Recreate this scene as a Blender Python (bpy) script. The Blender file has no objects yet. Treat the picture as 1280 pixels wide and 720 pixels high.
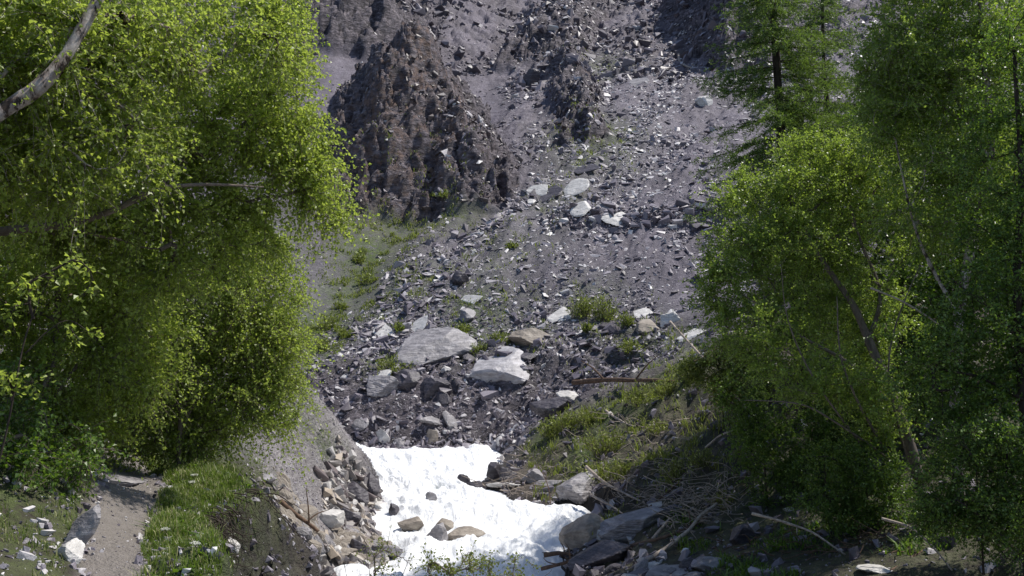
import bpy, math, random
import numpy as np
rng = np.random.default_rng(7)
random.seed(7)
# ------------------------------------------------------------------ camera geometry
F = 1200.0; PITCH = math.atan(90/1200.0); CAMZ = 1.6
LEAF = 1.0        # foliage density factor
cp, sp = math.cos(PITCH), math.sin(PITCH)
def ray(px, py):
    """direction through a photo pixel, scaled so that its y component is 1"""
    a = (np.asarray(px, float)-640)/F; b = (360-np.asarray(py, float))/F
    dy = cp - b*sp; dz = sp + b*cp
    return a/dy, dz/dy
def P(px, py, Y):
    a, e = ray(px, py)
    return (float(a*Y), float(Y), float(CAMZ+e*Y))
# ------------------------------------------------------------------ noise
_perm = np.tile(np.random.default_rng(3).permutation(256), 3).astype(np.int32)
_g = np.random.default_rng(4).normal(size=(256, 3)); _g /= np.linalg.norm(_g, axis=1)[:, None]
def gn(x, y, z=0.0):
    x, y, z = np.broadcast_arrays(x, y, z)
    xi = np.floor(x).astype(np.int32); yi = np.floor(y).astype(np.int32); zi = np.floor(z).astype(np.int32)
    xf, yf, zf = x-xi, y-yi, z-zi
    u, v, w = [t*t*t*(t*(t*6-15)+10) for t in (xf, yf, zf)]
    def c(dx, dy, dz):
        h = _perm[(_perm[(_perm[(xi+dx) & 255]+yi+dy) & 255]+zi+dz) & 255]
        gg = _g[h]
        return gg[..., 0]*(xf-dx)+gg[..., 1]*(yf-dy)+gg[..., 2]*(zf-dz)
    def L(a, b, t): return a+(b-a)*t
    return L(L(L(c(0,0,0), c(1,0,0), u), L(c(0,1,0), c(1,1,0), u), v),
             L(L(c(0,0,1), c(1,0,1), u), L(c(0,1,1), c(1,1,1), u), v), w)*1.6
def fbm(x, y, z=0.0, o=4, ridge=False, gain=.5):
    s = 0; a = 1; f = 1; t = 0
    for i in range(o):
        n = gn(np.asarray(x)*f+i*17.3, np.asarray(y)*f-i*9.1, np.asarray(z)*f+i*5.7)
        s = s+a*((1-2*np.abs(n)) if ridge else n); t += a; a *= gain; f *= 2.03
    return s/t
def cells(x, y, jit=.9):
    """distance to the nearest feature point and that point's random value"""
    xi = np.floor(x).astype(np.int64); yi = np.floor(y).astype(np.int64)
    best = np.full(x.shape, 9.0); sec = best.copy(); val = np.zeros(x.shape)
    for dx in (-1, 0, 1):
        for dy in (-1, 0, 1):
            cx, cy = xi+dx, yi+dy
            h = _perm[(_perm[cx & 255]+cy) & 255]
            px = cx+.5+jit*(h/255.-.5); h2 = _perm[(h+77)]; py = cy+.5+jit*(h2/255.-.5)
            d = np.hypot(x-px, y-py); v = _perm[h2+31]/255.
            m = d < best
            sec = np.where(m, best, np.minimum(sec, d)); val = np.where(m, v, val); best = np.where(m, d, best)
    return best, sec-best, val
def ss(a, b, t):
    t = np.clip((t-a)/(b-a), 0, 1); return t*t*(3-2*t)
# ------------------------------------------------------------------ terrain heights
def zwater(Y): return -2.75+.088*(Y-19.5)
def waterY(py): return 6.066/((py-450)/1200.+.088)
_wl = [(720,395),(712,412),(702,475),(690,495),(675,485),(660,468),(640,476),(620,478),(605,472)]
_wr = [(720,700),(700,700),(688,704),(676,712),(666,722),(657,758),(650,762),(640,700),(632,650),(616,622),(606,590),(596,603),(585,618),(575,626),(562,622)]
def _edge(l): 
    ys = np.array([waterY(a) for a, b in l]); xs = np.array([(b-640)/1200. for a, b in l])*ys
    return ys, xs
_ly, _lx = _edge(_wl); _ry, _rx = _edge(_wr)
_ly = np.concatenate([[2, 8, 13], _ly, [29, 31, 34, 60]]); _lx = np.concatenate([[1, 0, -2.5], _lx, [-5.2, -9, -14, -14]])
_ry = np.concatenate([[2, 8, 13], _ry, [60]]); _rx = np.concatenate([[6, 4.5, 2.6], _rx, [-.4]])
def channel(x, y):
    """positive inside the stream bed, metres to the shore"""
    w = .22*gn(x*1.3, y*1.3, 3.0)
    return np.minimum(np.minimum(x-np.interp(y, _ly, _lx), np.interp(y, _ry, _rx)-x), 33.9-y)+w
def xvalley(y): return np.interp(y, [30, 40.2, 47.5, 55.8, 75, 130], [-8.5, -8.0, -7.3, -3.9, -2, 2])
def mountain(x, y):
    zf = 1.9+.55*(y-38)+.12*(x+1)
    xv = xvalley(y)
    d = xv-x
    z = zf+.42*(np.log1p(np.exp(np.clip(d*1.1, -30, 30)))/1.1)*(1-.45*ss(6, 30, d))
    return z
_c = [(150,720,7.1),(60,720,6.8),(150,660,8.8),(150,612,11.2),(200,720,7.0),(240,690,7.6),(250,640,10),(300,610,11.5),(280,700,7.5),
 (170,590,13),(100,560,13),(230,560,16),(300,540,17),(20,650,7.5),(20,560,9),(-60,520,10),(-200,600,7),(-100,450,14),
 (345,660,11.6),(372,700,12.5),(400,700,17),(350,716,9.5),(318,600,12.5),(325,690,9.0),
 (760,715,18),(900,700,15.5),(1100,715,13.5),(1280,720,12),(1280,650,14),(1100,650,16),(1000,620,19),(900,640,19),(850,600,22),(800,640,22),
 (760,600,25),(720,600,27),(720,560,29.5),(700,520,32),(760,510,31),(830,480,30),(880,460,29),(850,530,27),(900,520,25),(950,480,25),(1000,500,22),
 (1100,500,20),(1280,500,18),(1280,400,25),(1000,400,30),(900,400,35),(1280,600,15),(800,470,33),(880,430,34),(1500,500,18),(1500,650,14),(1600,350,26),
 (480,560,33.6),(560,560,33.6),(620,560,33.4),(500,500,35),(600,520,34.5),(680,520,34),(540,452,37.5),(620,462,36.5),(440,500,35),(420,470,37),(700,462,36),
 (345,470,27),(375,480,27),(405,510,27),(440,550,27),(468,600,27),(330,560,20),(380,600,22),(430,630,24.5),(300,480,24),(250,520,20),(360,540,23),(400,580,24),
 (400,650,22.5),(385,670,20)]
_cw = [P(*c) for c in _c]+[(0,7,-.9),(0,3,-.3),(2,7,-1.5),(3,3,-1.2),(-1.4,6.5,-.35),(0,12,-2.5),(0,0,-.15),(-3,2,0.0),(-5,0,.4),(8,6,-1.3),(12,0,-1),(-10,3,1.5),
 (-6.3,30.5,-.9),(-4.7,31,-1.9),(-9,30.5,.3),(-12,30,3),(-16,36,5.5),(-20,20,5),(-16,12,3),(14,38,6.5),(22,30,7),(26,20,5),(24,10,2.5)]
for _y in (37.5, 41, 46, 52):
    for _x in (-22, -12, -8, -4, 0, 5, 10, 16, 26):
        if not (_y < 38 and -10 < _x < 12): _cw.append((_x, _y, float(mountain(np.array(_x*1.), np.array(_y*1.)))))
_cw = np.array(_cw)
def _phi(r): return np.sqrt(r*r+.25)
_A = _phi(np.hypot(_cw[:, None, 0]-_cw[None, :, 0], _cw[:, None, 1]-_cw[None, :, 1]))
_n = len(_cw); _M = np.zeros((_n+3, _n+3)); _M[:_n, :_n] = _A-np.eye(_n)*.15
_M[:_n, _n] = _M[_n, :_n] = 1; _M[:_n, _n+1:] = _cw[:, :2]; _M[_n+1:, :_n] = _cw[:, :2].T
_w = np.linalg.solve(_M, np.concatenate([_cw[:, 2], [0, 0, 0]]))
def near(x, y):
    out = np.full(x.shape, _w[_n])+_w[_n+1]*x+_w[_n+2]*y
    for i in range(_n): out += _w[i]*_phi(np.hypot(x-_cw[i, 0], y-_cw[i, 1]))
    return out
_px = np.array([-1.2, -2.0, -2.9, -3.55, -4.3, -5.2, -6.6, -9]); _py = np.array([0, 4.5, 7.1, 8.8, 11.2, 13, 16, 22])
def pathd(x, y): return np.abs(x-np.interp(y, _py, _px))*.93*np.interp(y, [5, 7, 9, 11, 13], [2.1, 2.0, 1.75, 1.35, 1.1])
_ey = np.array([5, 7.3, 8.5, 10.2, 11, 12, 13.5]); _ex = np.array([-1.7, -2.15, -2.65, -3.15, -3.12, -2.95, -2.9])
def crag(x, y):
    """raised rock buttresses of the mountain side; returns height and mask"""
    wx = x+1.3*fbm(x*.35, y*.35, 1, 3); wy = y+1.6*fbm(x*.4, y*.3, 9, 3)
    def pyr(cx, y0, hw, kf, ks, top, lean=0., y1=None):
        s = wx-(cx+lean*(wy-y0)); t = wy-y0
        h = np.minimum(t*kf, (hw-np.abs(s))*ks)
        h = np.minimum(h, top*np.ones_like(h))
        if y1: h = np.minimum(h, (y1-wy)*1.2)
        return np.maximum(h, 0)
    h = pyr(-5.0, 50.4, 5.3, 1.35, 1.85, 8.6, -.10, 67)
    h = np.maximum(h, pyr(-8.0, 51.6, 3.0, 1.2, 1.4, 3.6, -.1, 66))
    h = np.maximum(h, pyr(-1.9, 52.0, 2.9, 1.2, 1.5, 4.2, -.15, 68))
    h = np.maximum(h, pyr(4.4, 58, 2.0, .7, 1.3, 2.3, .02, 84))
    h = np.maximum(h, pyr(18.5, 73, 3.4, 1.6, 2.0, 6, 0, 100))
    h = np.maximum(h, pyr(2.5, 82, 4.5, 1.1, 1.2, 3.4, .2, 120))
    h = np.maximum(h, pyr(-14, 76, 8, 1.2, 1.0, 6, -.1, 120))
    m = ss(.05, 1.0, h)
    return h, m
def H(x, y, full=False, detail=True):
    x = np.asarray(x, float); y = np.asarray(y, float)
    zm = mountain(x, y); w = ss(37, 41, y)
    zn = near(x, y)
    z = zn*(1-w)+zm*w
    # mountain relief
    far = ss(38, 44, y)
    hc, mc = crag(x, y)
    z = z+hc*far
    if detail:
        up = ss(74, 92, y)
        z = z+far*(.55*fbm(x*.11, y*.07, 2, 3)+.16*fbm(x*.5, y*.3, 4, 3))
        # folds that run down the fan towards the lower left
        q = (x*.93-y*.36)
        gully = (1-mc)*ss(0, 3, x-xvalley(y))*far
        z = z+gully*(.95*fbm(q*.22, (x*.36+y*.93)*.05, 6, 4, True, .6)+.12*fbm(x*.9, y*.7, 12, 3, True))
        rk = np.maximum(mc, .75*up)*far
        zz = z*.8
        k = rk > .02
        if np.any(k):
            xk, yk, zk, wk = [np.broadcast_to(a, z.shape)[k] for a in (x, y, zz, rk)]
            tx = xk+.5*zk+.5*gn(xk*.8, zk*.8, 3); tz = zk*1.25-.35*xk+.4*gn(xk*.9, zk*.9, 8)
            b1, e1, v1 = cells(tx*.55, tz*.6); b2, e2, v2 = cells(tx*1.35+9, tz*1.3); b3, e3, v3 = cells(tx*3.4+5, tz*2.6)
            dz = .75*fbm(xk*.4, yk*.08, zk*.6, 4, True, .6)+(v1-.5)*1.35*ss(0, .14, e1)+(v2-.5)*.75*ss(0, .2, e2)+(v3-.5)*.36*ss(0, .25, e3)+.2*fbm(xk*3, yk*.5, zk*3, 3)-.4
            zc = np.zeros(z.shape); zc[k] = wk*dz; z = z+zc
        bd = np.mod(z*1.0+.5*x*.3+.8*gn(x*.3, y*.3, 5), 1.1)
        z = z+rk*.22*np.abs(bd-.55)
        # rubble relief
        b, e, v = cells(x*1.6+z*.3, y*1.2)
        rub = (1-mc)*far*ss(-.5, 1.5, x-xvalley(y))
        z = z+rub*(.13*(v-.5)*ss(0, .25, e)+.07*fbm(x*2.6, y*2.1, 1, 3))
        # ledge of broken rock halfway up the fan
        led = np.exp(-((y-(48.4-.27*(x-2.4)+.5*gn(x*.5,3.1,2)))/.75)**2)*ss(1.5, 4.5, x)*(1-ss(10, 13, x))
        z = z+led*(.3+.4*fbm(x*.9, y*.9, 8, 4, True))
        # near ground
        nearw = 1-far
        pd = pathd(x, y)
        pm = (1-ss(.42, .75, pd+.15*gn(x*2, y*2)))*(1-ss(13, 15, y))
        scar = ss(32.9, 34.5, y)*(1-ss(37.4, 39.2, y))*ss(-9, -7, x)*(1-ss(4, 7, x))
        z = z+scar*(.75*fbm(x*.55+.25*y, y*.30, 3, 5, True, .6)-.3+.16*fbm(x*2.4, y*1.6, z*2, 4, True, .6))
        hump = np.clip(1-((x+6.6)/3.2)**2-((y-23.5)/6)**2, 0, 1)
        land = nearw*(1-pm)*(1-scar)
        kh = hump > .01
        if np.any(kh):
            xk, yk, zk = [np.broadcast_to(a, z.shape)[kh] for a in (x, y, z)]; uu_ = xk*.8+zk*.9; vv_ = yk*.7-zk*.5+xk*.3
            b1, e1, v1 = cells(uu_*1.5, vv_*.6); b2, e2, v2 = cells(uu_*4+5, vv_*1.6); dz = (v1-.5)*.34*ss(0, .2, e1)+(v2-.5)*.13*ss(0, .25, e2)+.10*fbm(uu_*2.5, vv_*1.1, 7, 4, True, .6)
            zc = np.zeros(z.shape); zc[kh] = dz*ss(0, .3, hump[kh]); z = z+land*zc
        z = z+land*ss(0, .3, hump)*.15*fbm((x+z)*1.6, y*1.2-z, 3, 5, True, .65)
        z = z+land*((.16*(1-.6*ss(0, .5, hump)))*fbm(x*.7, y*.7, 3, 4)+.035*fbm(x*4, y*4, 3, 3))
        z = z-pm*nearw*(.05-.012*fbm(x*5, y*5, 3, 3))
        # bank cut beside the path terrace and on the right shore
        cut = np.exp(-((x-np.interp(y, [6, 9, 11.5, 13], [-1.75, -2.25, -2.75, -3.3]))/.45)**2)*ss(5.5, 7.5, y)*(1-ss(13, 14.5, y))
        z = z+cut*.25*fbm(x*3, y*3, z*3, 4, True)
        rb = ss(-.3, 1.5, x)*ss(17, 20, y)*(1-ss(33, 36, y))
        z = z+rb*land*(.42*fbm(x*.7, y*.7, 5, 5, True, .6)-.1)
        ed = np.interp(y, _ey, _ex)+.10*gn(y*3.1, 2.2, 5)+.06*gn(y*9, 4.2, 5)
        stp = ss(-.02, .10, x-ed)*ss(5.5, 6.5, y)*(1-ss(12.3, 13.2, y))
        z = z-stp*(.50+.2*fbm(x*2.5, y*2.5, 4, 3, True))+.10*stp*fbm(x*6, y*6, z*3, 3, True)
        z = z-pm*.016*fbm(x*.9+gn(x*3, y*3), y*5.5, 3, 2, True)
        left = np.exp(-((x+4.4)/.5)**2)*(1-ss(9, 10.5, y))*ss(4, 6, y)
        z = z+left*.13*fbm(x*2.2, y*2.2, 7, 4, True)
    # stream bed
    c = channel(x, y); zw = zwater(y)
    ins = ss(-.1, .9, c)
    z = np.where(c > -.1, (z*(1-ins)+(zw-.7)*ins), z)
    z = np.where((c > -.1) & (c <= .25), np.minimum(z, zw+.1-.9*(c+.1)), z)
    lim = zw+.12+1.15*(-c-.1)+.3*fbm(x*1.5, y*1.5, 2, 3)*np.clip(-c, 0, 1)
    z = np.where((c <= -.1) & (y > 30), np.minimum(z, lim+99*ss(3.0, 4.5, -c)), z)
    sh = 1-ss(.1, 1.3, -c)
    z = np.where((c <= -.1), np.maximum(z, zw+.02+.25*np.clip(-c-.1, 0, 1)), z)
    if full:
        return z, dict(mc=mc*far, c=c, far=far)
    return z
def hit(pts, y0=5.0, y1=120.0):
    """where rays through the given photo pixels meet the ground"""
    pts = np.array(pts, float); Y = np.exp(np.linspace(math.log(y0), math.log(y1), 900))
    a, e = ray(pts[:, 0], pts[:, 1])
    X = a[:, None]*Y[None]; Z = CAMZ+e[:, None]*Y[None]
    G = H(X, np.broadcast_to(Y[None], X.shape))
    under = Z < G
    k = np.argmax(under, axis=1); k[~under.any(axis=1)] = len(Y)-1
    yy = Y[k]
    return np.stack([a*yy, yy, G[np.arange(len(k)), k]], 1)
# ------------------------------------------------------------------ scene helpers
sc = bpy.context.scene
COL = sc.collection
def mesh_np(name, V, faces, mat=None, parent=None, attrs=None, smooth=False, mats=None, fmat=None):
    """faces: (n,k) array, or list of such arrays"""
    me = bpy.data.meshes.new(name)
    fl = [np.asarray(f, np.int32) for f in (faces if isinstance(faces, list) else [faces])]
    fl = [f for f in fl if len(f)]
    idx = np.concatenate([f.ravel() for f in fl]); cnt = np.concatenate([np.full(len(f), f.shape[1], np.int32) for f in fl])
    st = np.concatenate([[0], np.cumsum(cnt)[:-1]]).astype(np.int32)
    V = np.asarray(V, np.float32)
    me.vertices.add(len(V)); me.vertices.foreach_set('co', V.ravel())
    me.loops.add(len(idx)); me.loops.foreach_set('vertex_index', idx)
    me.polygons.add(len(cnt)); me.polygons.foreach_set('loop_start', st); me.polygons.foreach_set('loop_total', cnt)
    me.polygons.foreach_set('use_smooth', np.full(len(cnt), smooth))
    me.update(calc_edges=True)
    for k, (dom, arr) in (attrs or {}).items():
        at = me.attributes.new(k, 'FLOAT', dom); at.data.foreach_set('value', np.asarray(arr, np.float32))
    if mat: me.materials.append(mat)
    o = bpy.data.objects.new(name, me); COL.objects.link(o)
    if parent: o.parent = parent
    return o
def tag(o, label=None, cat=None, group=None, kind=None):
    if label: o['label'] = label
    if cat: o['category'] = cat
    if group: o['group'] = group
    if kind: o['kind'] = kind
    return o
def empty(name, loc, label=None, cat=None, group=None):
    o = bpy.data.objects.new(name, None); COL.objects.link(o); o.location = loc
    o.empty_display_size = .2
    return tag(o, label, cat, group)
# ------------------------------------------------------------------ materials
class NT:
    def __init__(s, name):
        s.m = bpy.data.materials.new(name); s.m.use_nodes = True; s.t = s.m.node_tree; s.t.nodes.clear()
        s.out = s.n('ShaderNodeOutputMaterial')
    def n(s, ty, **kw):
        nd = s.t.nodes.new(ty)
        for k, v in kw.items():
            if k[0] == '_': nd.inputs[k[1:].replace('_', ' ')].default_value = v
            else: setattr(nd, k, v)
        return nd
    def l(s, a, b): s.t.links.new(a, b)
    def obj(s): return s.n('ShaderNodeTexCoord').outputs['Object']
    def geo(s): return s.n('ShaderNodeNewGeometry')
    def noise(s, vec, scale, detail=4, rough=.55, dist=0):
        nd = s.n('ShaderNodeTexNoise'); nd.inputs['Scale'].default_value = scale; nd.inputs['Detail'].default_value = detail
        nd.inputs['Roughness'].default_value = rough; nd.inputs['Distortion'].default_value = dist
        s.l(vec, nd.inputs['Vector']); return nd.outputs['Fac']
    def vor(s, vec, scale, feat='F1', out='Distance'):
        nd = s.n('ShaderNodeTexVoronoi', feature=feat); nd.inputs['Scale'].default_value = scale
        s.l(vec, nd.inputs['Vector']); return nd.outputs[out]
    def ramp(s, fac, stops):
        nd = s.n('ShaderNodeValToRGB'); r = nd.color_ramp
        while len(r.elements) < len(stops): r.elements.new(.5)
        for e, (p, c) in zip(r.elements, stops):
            e.position = p; e.color = (c, c, c, 1) if not isinstance(c, tuple) else (*c, 1)
        s.l(fac, nd.inputs['Fac']); return nd.outputs['Color']
    def mix(s, f, a, b, mode='MIX'):
        nd = s.n('ShaderNodeMix', data_type='RGBA', blend_type=mode)
        for sock, v in ((nd.inputs[0], f), (nd.inputs[6], a), (nd.inputs[7], b)):
            if hasattr(v, 'is_linked') or hasattr(v, 'links'): s.l(v, sock)
            elif isinstance(v, tuple): sock.default_value = (*v, 1)
            else: sock.default_value = v
        return nd.outputs[2]
    def math(s, op, a, b=0.0):
        nd = s.n('ShaderNodeMath', operation=op)
        for sock, v in ((nd.inputs[0], a), (nd.inputs[1], b)):
            if hasattr(v, 'links'): s.l(v, sock)
            else: sock.default_value = v
        return nd.outputs[0]
    def attr(s, name): return s.n('ShaderNodeAttribute', attribute_name=name).outputs['Fac']
    def scale(s, vec, x, y, z, rot=(0, 0, 0)):
        nd = s.n('ShaderNodeMapping'); nd.inputs['Scale'].default_value = (x, y, z); nd.inputs['Rotation'].default_value = rot
        s.l(vec, nd.inputs['Vector']); return nd.outputs['Vector']
    def bump(s, h, strength=.5, dist=.05, normal=None):
        nd = s.n('ShaderNodeBump'); nd.inputs['Strength'].default_value = strength; nd.inputs['Distance'].default_value = dist
        s.l(h, nd.inputs['Height'])
        if normal: s.l(normal, nd.inputs['Normal'])
        return nd.outputs['Normal']
    def bsdf(s, col, rough=.8, spec=.3, normal=None):
        nd = s.n('ShaderNodeBsdfPrincipled')
        for k, v in (('Base Color', col), ('Roughness', rough), ('Specular IOR Level', spec)):
            if hasattr(v, 'links'): s.l(v, nd.inputs[k])
            elif isinstance(v, tuple): nd.inputs[k].default_value = (*v, 1)
            else: nd.inputs[k].default_value = v
        if normal: s.l(normal, nd.inputs['Normal'])
        s.l(nd.outputs[0], s.out.inputs[0]); return nd
def m_ground():
    s = NT('mountain_ground'); v = s.obj()
    n1 = s.noise(v, .35, 6, .6); n2 = s.noise(v, 2.2, 6, .65); n3 = s.noise(v, 9, 5, .7); n4 = s.noise(v, 40, 3, .7)
    vc = s.vor(v, 5.5, 'F1', 'Color'); vs = s.n('ShaderNodeSeparateColor'); s.l(vc, vs.inputs[0]); cellv = vs.outputs[0]
    vc2 = s.vor(v, 14, 'F1', 'Color'); vs2 = s.n('ShaderNodeSeparateColor'); s.l(vc2, vs2.inputs[0]); cell2 = vs2.outputs[0]
    scree = s.ramp(s.math('ADD', s.math('MULTIPLY', n3, .6), s.math('MULTIPLY', n2, .4)),
                   [(.3, (.075, .066, .084)), (.5, (.17, .15, .185)), (.7, (.3, .27, .32))])
    scree = s.mix(s.ramp(cell2, [(.0, .0), (1., .6)]), scree, s.ramp(cellv, [(0, (.06, .053, .068)), (.5, (.18, .16, .195)), (.9, (.32, .29, .335)), (1, (.55, .52, .55))]))
    scree = s.mix(s.ramp(n1, [(.35, 0.), (.65, .45)]), scree, (.15, .13, .155))
    scree = s.mix(s.ramp(s.noise(s.scale(v, 1.0, .25, .25, (0, 0, -.45)), .45, 5, .7), [(.4, .55), (.6, 0.)]), scree, (.06, .052, .064))
    rockn = s.noise(s.scale(v, 1.4, 1.4, 3.2, (.3, .5, 0)), 1.3, 8, .68)
    rock = s.ramp(rockn, [(.34, (.022, .018, .023)), (.5, (.10, .085, .10)), (.66, (.27, .235, .26))])
    col = s.mix(s.attr('rock'), scree, rock)
    brown = s.mix(n3, (.07, .036, .03), (.29, .19, .14))
    col = s.mix(s.math('MULTIPLY', s.attr('brown'), s.ramp(n2, [(.44, 0.), (.62, .9)])), col, brown)
    soil = s.ramp(n2, [(.3, (.03, .023, .018)), (.55, (.08, .063, .05)), (.75, (.15, .125, .105))])
    col = s.mix(s.attr('soil'), col, soil)
    path = s.mix(n3, (.16, .14, .125), (.29, .26, .245))
    col = s.mix(s.attr('path'), col, path)
    grey = s.mix(s.ramp(s.math('ADD', s.math('MULTIPLY', s.noise(s.scale(v, 3.2, .5, 3.2, (0, .75, .3)), 2.2, 7, .75), .7), s.math('MULTIPLY', n4, .3)), [(.38, 0.), (.62, 1.)]), (.20, .18, .185), (.52, .485, .49))
    col = s.mix(s.attr('hump'), col, grey)
    green = s.ramp(n3, [(.3, (.03, .05, .012)), (.55, (.075, .11, .022)), (.75, (.14, .18, .05))])
    gm = s.math('MULTIPLY', s.attr('veg'), s.ramp(s.math('ADD', s.math('MULTIPLY', n2, .5), s.math('MULTIPLY', n3, .5)), [(.38, 0.), (.53, 1.)]))
    col = s.mix(gm, col, green)
    col = s.mix(s.math('MULTIPLY', s.attr('wet'), .75), col, (.03, .027, .028))
    g = s.geo(); col = s.mix(s.math('MULTIPLY', s.ramp(g.outputs['Pointiness'], [(.42, .85), (.5, 0.)]), s.math('MULTIPLY', s.attr('rock'), 1.0)), col, (.015, .012, .015))  # hollows in the rock darkened in the colour to deepen their shade
    hh = s.math('ADD', s.math('MULTIPLY', n3, .7), s.math('ADD', s.math('MULTIPLY', cellv, .35), s.math('MULTIPLY', n4, .25)))
    nm = s.bump(s.math('ADD', hh, s.math('MULTIPLY', s.attr('rock'), s.math('MULTIPLY', rockn, 2.2))), .9, .16)
    nm = s.bump(s.math('MULTIPLY', s.attr('hump'), s.noise(s.scale(v, 3.2, .5, 3.2, (0, .75, .3)), 2.2, 7, .75)), .9, .25, nm)
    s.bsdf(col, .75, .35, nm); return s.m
def m_stone(name, dark, mid, light, layer=6, rough=.6, spec=.4, bumpd=.03):
    s = NT(name); v = s.obj()
    w = s.noise(s.scale(v, 1, 1, layer, (.25, .15, 0)), 1.6, 8, .65, .3); n = s.noise(v, 7, 5, .7)
    c = s.ramp(s.math('ADD', s.math('MULTIPLY', w, .65), s.math('MULTIPLY', n, .35)), [(.32, dark), (.5, mid), (.66, light)])
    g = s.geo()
    c = s.mix(s.ramp(g.outputs['Pointiness'], [(.44, .55), (.5, 0.)]), c, tuple(a*.35 for a in dark))  # concave creases darkened in the colour, as shade would
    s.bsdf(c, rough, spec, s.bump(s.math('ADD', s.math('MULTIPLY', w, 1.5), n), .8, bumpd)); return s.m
def m_rubble(name='broken_stone', warm=False):
    s = NT(name); v = s.obj(); t = s.attr('tone')
    c = s.ramp(t, [(0, (.04, .034, .044)), (.45, (.14, .122, .15)), (.75, (.31, .28, .32)), (.88, (.58, .55, .57)), (1, (.85, .82, .8))])
    if warm: c = s.ramp(t, [(0, (.06, .045, .045)), (.3, (.16, .125, .12)), (.5, (.20, .18, .19)), (.7, (.34, .31, .29)), (.82, (.46, .38, .29)), (.9, (.5, .48, .47)), (1, (.72, .69, .65))])
    n = s.noise(v, 12, 4, .7)
    c = s.mix(s.math('MULTIPLY', n, .6), c, (.06, .05, .055))
    s.bsdf(c, .5, .5, s.bump(n, .6, .02)); return s.m
def m_leaf(name, dark, mid, light, trans, tamt=.45, rough=.4, spec=.5):
    s = NT(name); t = s.attr('rnd')
    c = s.ramp(t, [(0, dark), (.45, mid), (.78, light), (.92, tuple(min(1, a*1.6+.10) for a in light))])  # last stop paints a pale highlight onto some leaves at random
    pb = s.n('ShaderNodeBsdfPrincipled'); s.l(c, pb.inputs['Base Color']); pb.inputs['Roughness'].default_value = rough
    pb.inputs['Specular IOR Level'].default_value = spec
    tr = s.n('ShaderNodeBsdfTranslucent'); s.l(s.mix(t, tuple(a*.7 for a in trans), trans), tr.inputs[0])
    mx = s.n('ShaderNodeMixShader'); mx.inputs[0].default_value = tamt
    s.l(pb.outputs[0], mx.inputs[1]); s.l(tr.outputs[0], mx.inputs[2]); s.l(mx.outputs[0], s.out.inputs[0]); return s.m
def m_bark(name, c1, c2, white=False):
    s = NT(name); v = s.obj()
    n = s.noise(s.scale(v, 1, 1, .25 if not white else 1), 14, 6, .7)
    if white:
        b = s.ramp(s.noise(s.scale(v, 14, 5, 5, (0, -.75, 0)), 1.0, 5, .7), [(.42, (.03, .024, .02)), (.47, c1), (.7, c2)])
        c = s.mix(s.ramp(n, [(.35, .5), (.6, 0.)]), b, (.14, .09, .07))
    else:
        c = s.ramp(n, [(.3, c1), (.7, c2)])
    s.bsdf(c, .85, .2, s.bump(n, .7, .02)); return s.m
def m_water():
    s = NT('white_water'); v = s.obj()
    fo = s.attr('foam')
    n = s.noise(s.scale(v, 2.6, .7, 1.5, (0, 0, .3)), 2.2, 7, .72, .8)
    c = s.mix(s.ramp(s.math('ADD', s.math('MULTIPLY', fo, .6), s.math('MULTIPLY', n, .4)), [(.34, 0.), (.52, 1.)]), (.33, .36, .375), (.90, .91, .925))
    b = s.bsdf(c, .45, .4, s.bump(s.math('ADD', n, s.math('MULTIPLY', s.noise(v, 14, 4, .7), .4)), .8, .09))
    b.inputs['Subsurface Weight'].default_value = 0.0
    return s.m
M = dict(
 ground=m_ground(), rubble=m_rubble(), warm=m_rubble('shore_stone', True), water=m_water(),
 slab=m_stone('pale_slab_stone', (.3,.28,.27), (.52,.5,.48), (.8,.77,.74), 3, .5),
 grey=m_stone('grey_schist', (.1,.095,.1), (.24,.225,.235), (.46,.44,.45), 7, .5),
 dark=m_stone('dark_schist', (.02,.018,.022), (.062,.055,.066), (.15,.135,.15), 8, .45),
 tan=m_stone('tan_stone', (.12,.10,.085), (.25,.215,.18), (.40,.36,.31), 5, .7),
 white=m_bark('birch_bark', (.30,.25,.22), (.60,.55,.51), True),
 bark=m_bark('grey_bark', (.07,.055,.045), (.22,.18,.15)),
 darkbark=m_bark('dark_bark', (.02,.015,.012), (.07,.055,.045)),
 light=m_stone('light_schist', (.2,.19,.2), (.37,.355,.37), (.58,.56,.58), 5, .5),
 dead=m_bark('dead_wood', (.2,.16,.13), (.5,.43,.37)),
 brownwood=m_bark('brown_dead_wood', (.06,.04,.03), (.2,.13,.09)),
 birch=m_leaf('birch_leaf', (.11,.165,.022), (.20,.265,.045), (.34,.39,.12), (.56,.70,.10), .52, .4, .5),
 birch2=m_leaf('shade_toned_leaf', (.035,.075,.012), (.07,.13,.018), (.13,.20,.035), (.22,.37,.03), .42, .38, .6),  # darker copy of the birch leaf, thicket shade put into its colour
 maple=m_leaf('bright_leaf', (.07,.13,.02), (.1,.2,.025), (.14,.26,.04), (.3,.5,.05), .5, .4, .4),
 willow=m_leaf('willow_leaf', (.07,.125,.018), (.15,.215,.035), (.25,.32,.08), (.42,.58,.07), .48, .36, .6),
 larch=m_leaf('larch_needle', (.035,.07,.016), (.07,.12,.025), (.13,.19,.045), (.22,.34,.04), .4, .5, .3),
 grass=m_leaf('grass_blade', (.05,.08,.015), (.10,.145,.025), (.30,.28,.13), (.22,.35,.04), .4, .45, .4),
 shrub=m_leaf('bank_shrub_leaf', (.08,.095,.02), (.14,.175,.03), (.27,.28,.09), (.30,.38,.05), .4, .45, .4),
 flower=m_leaf('flower_petal', (.6,.62,.5), (.75,.76,.65), (.8,.8,.72), (.6,.6,.5), .25, .6, .3),
)
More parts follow.
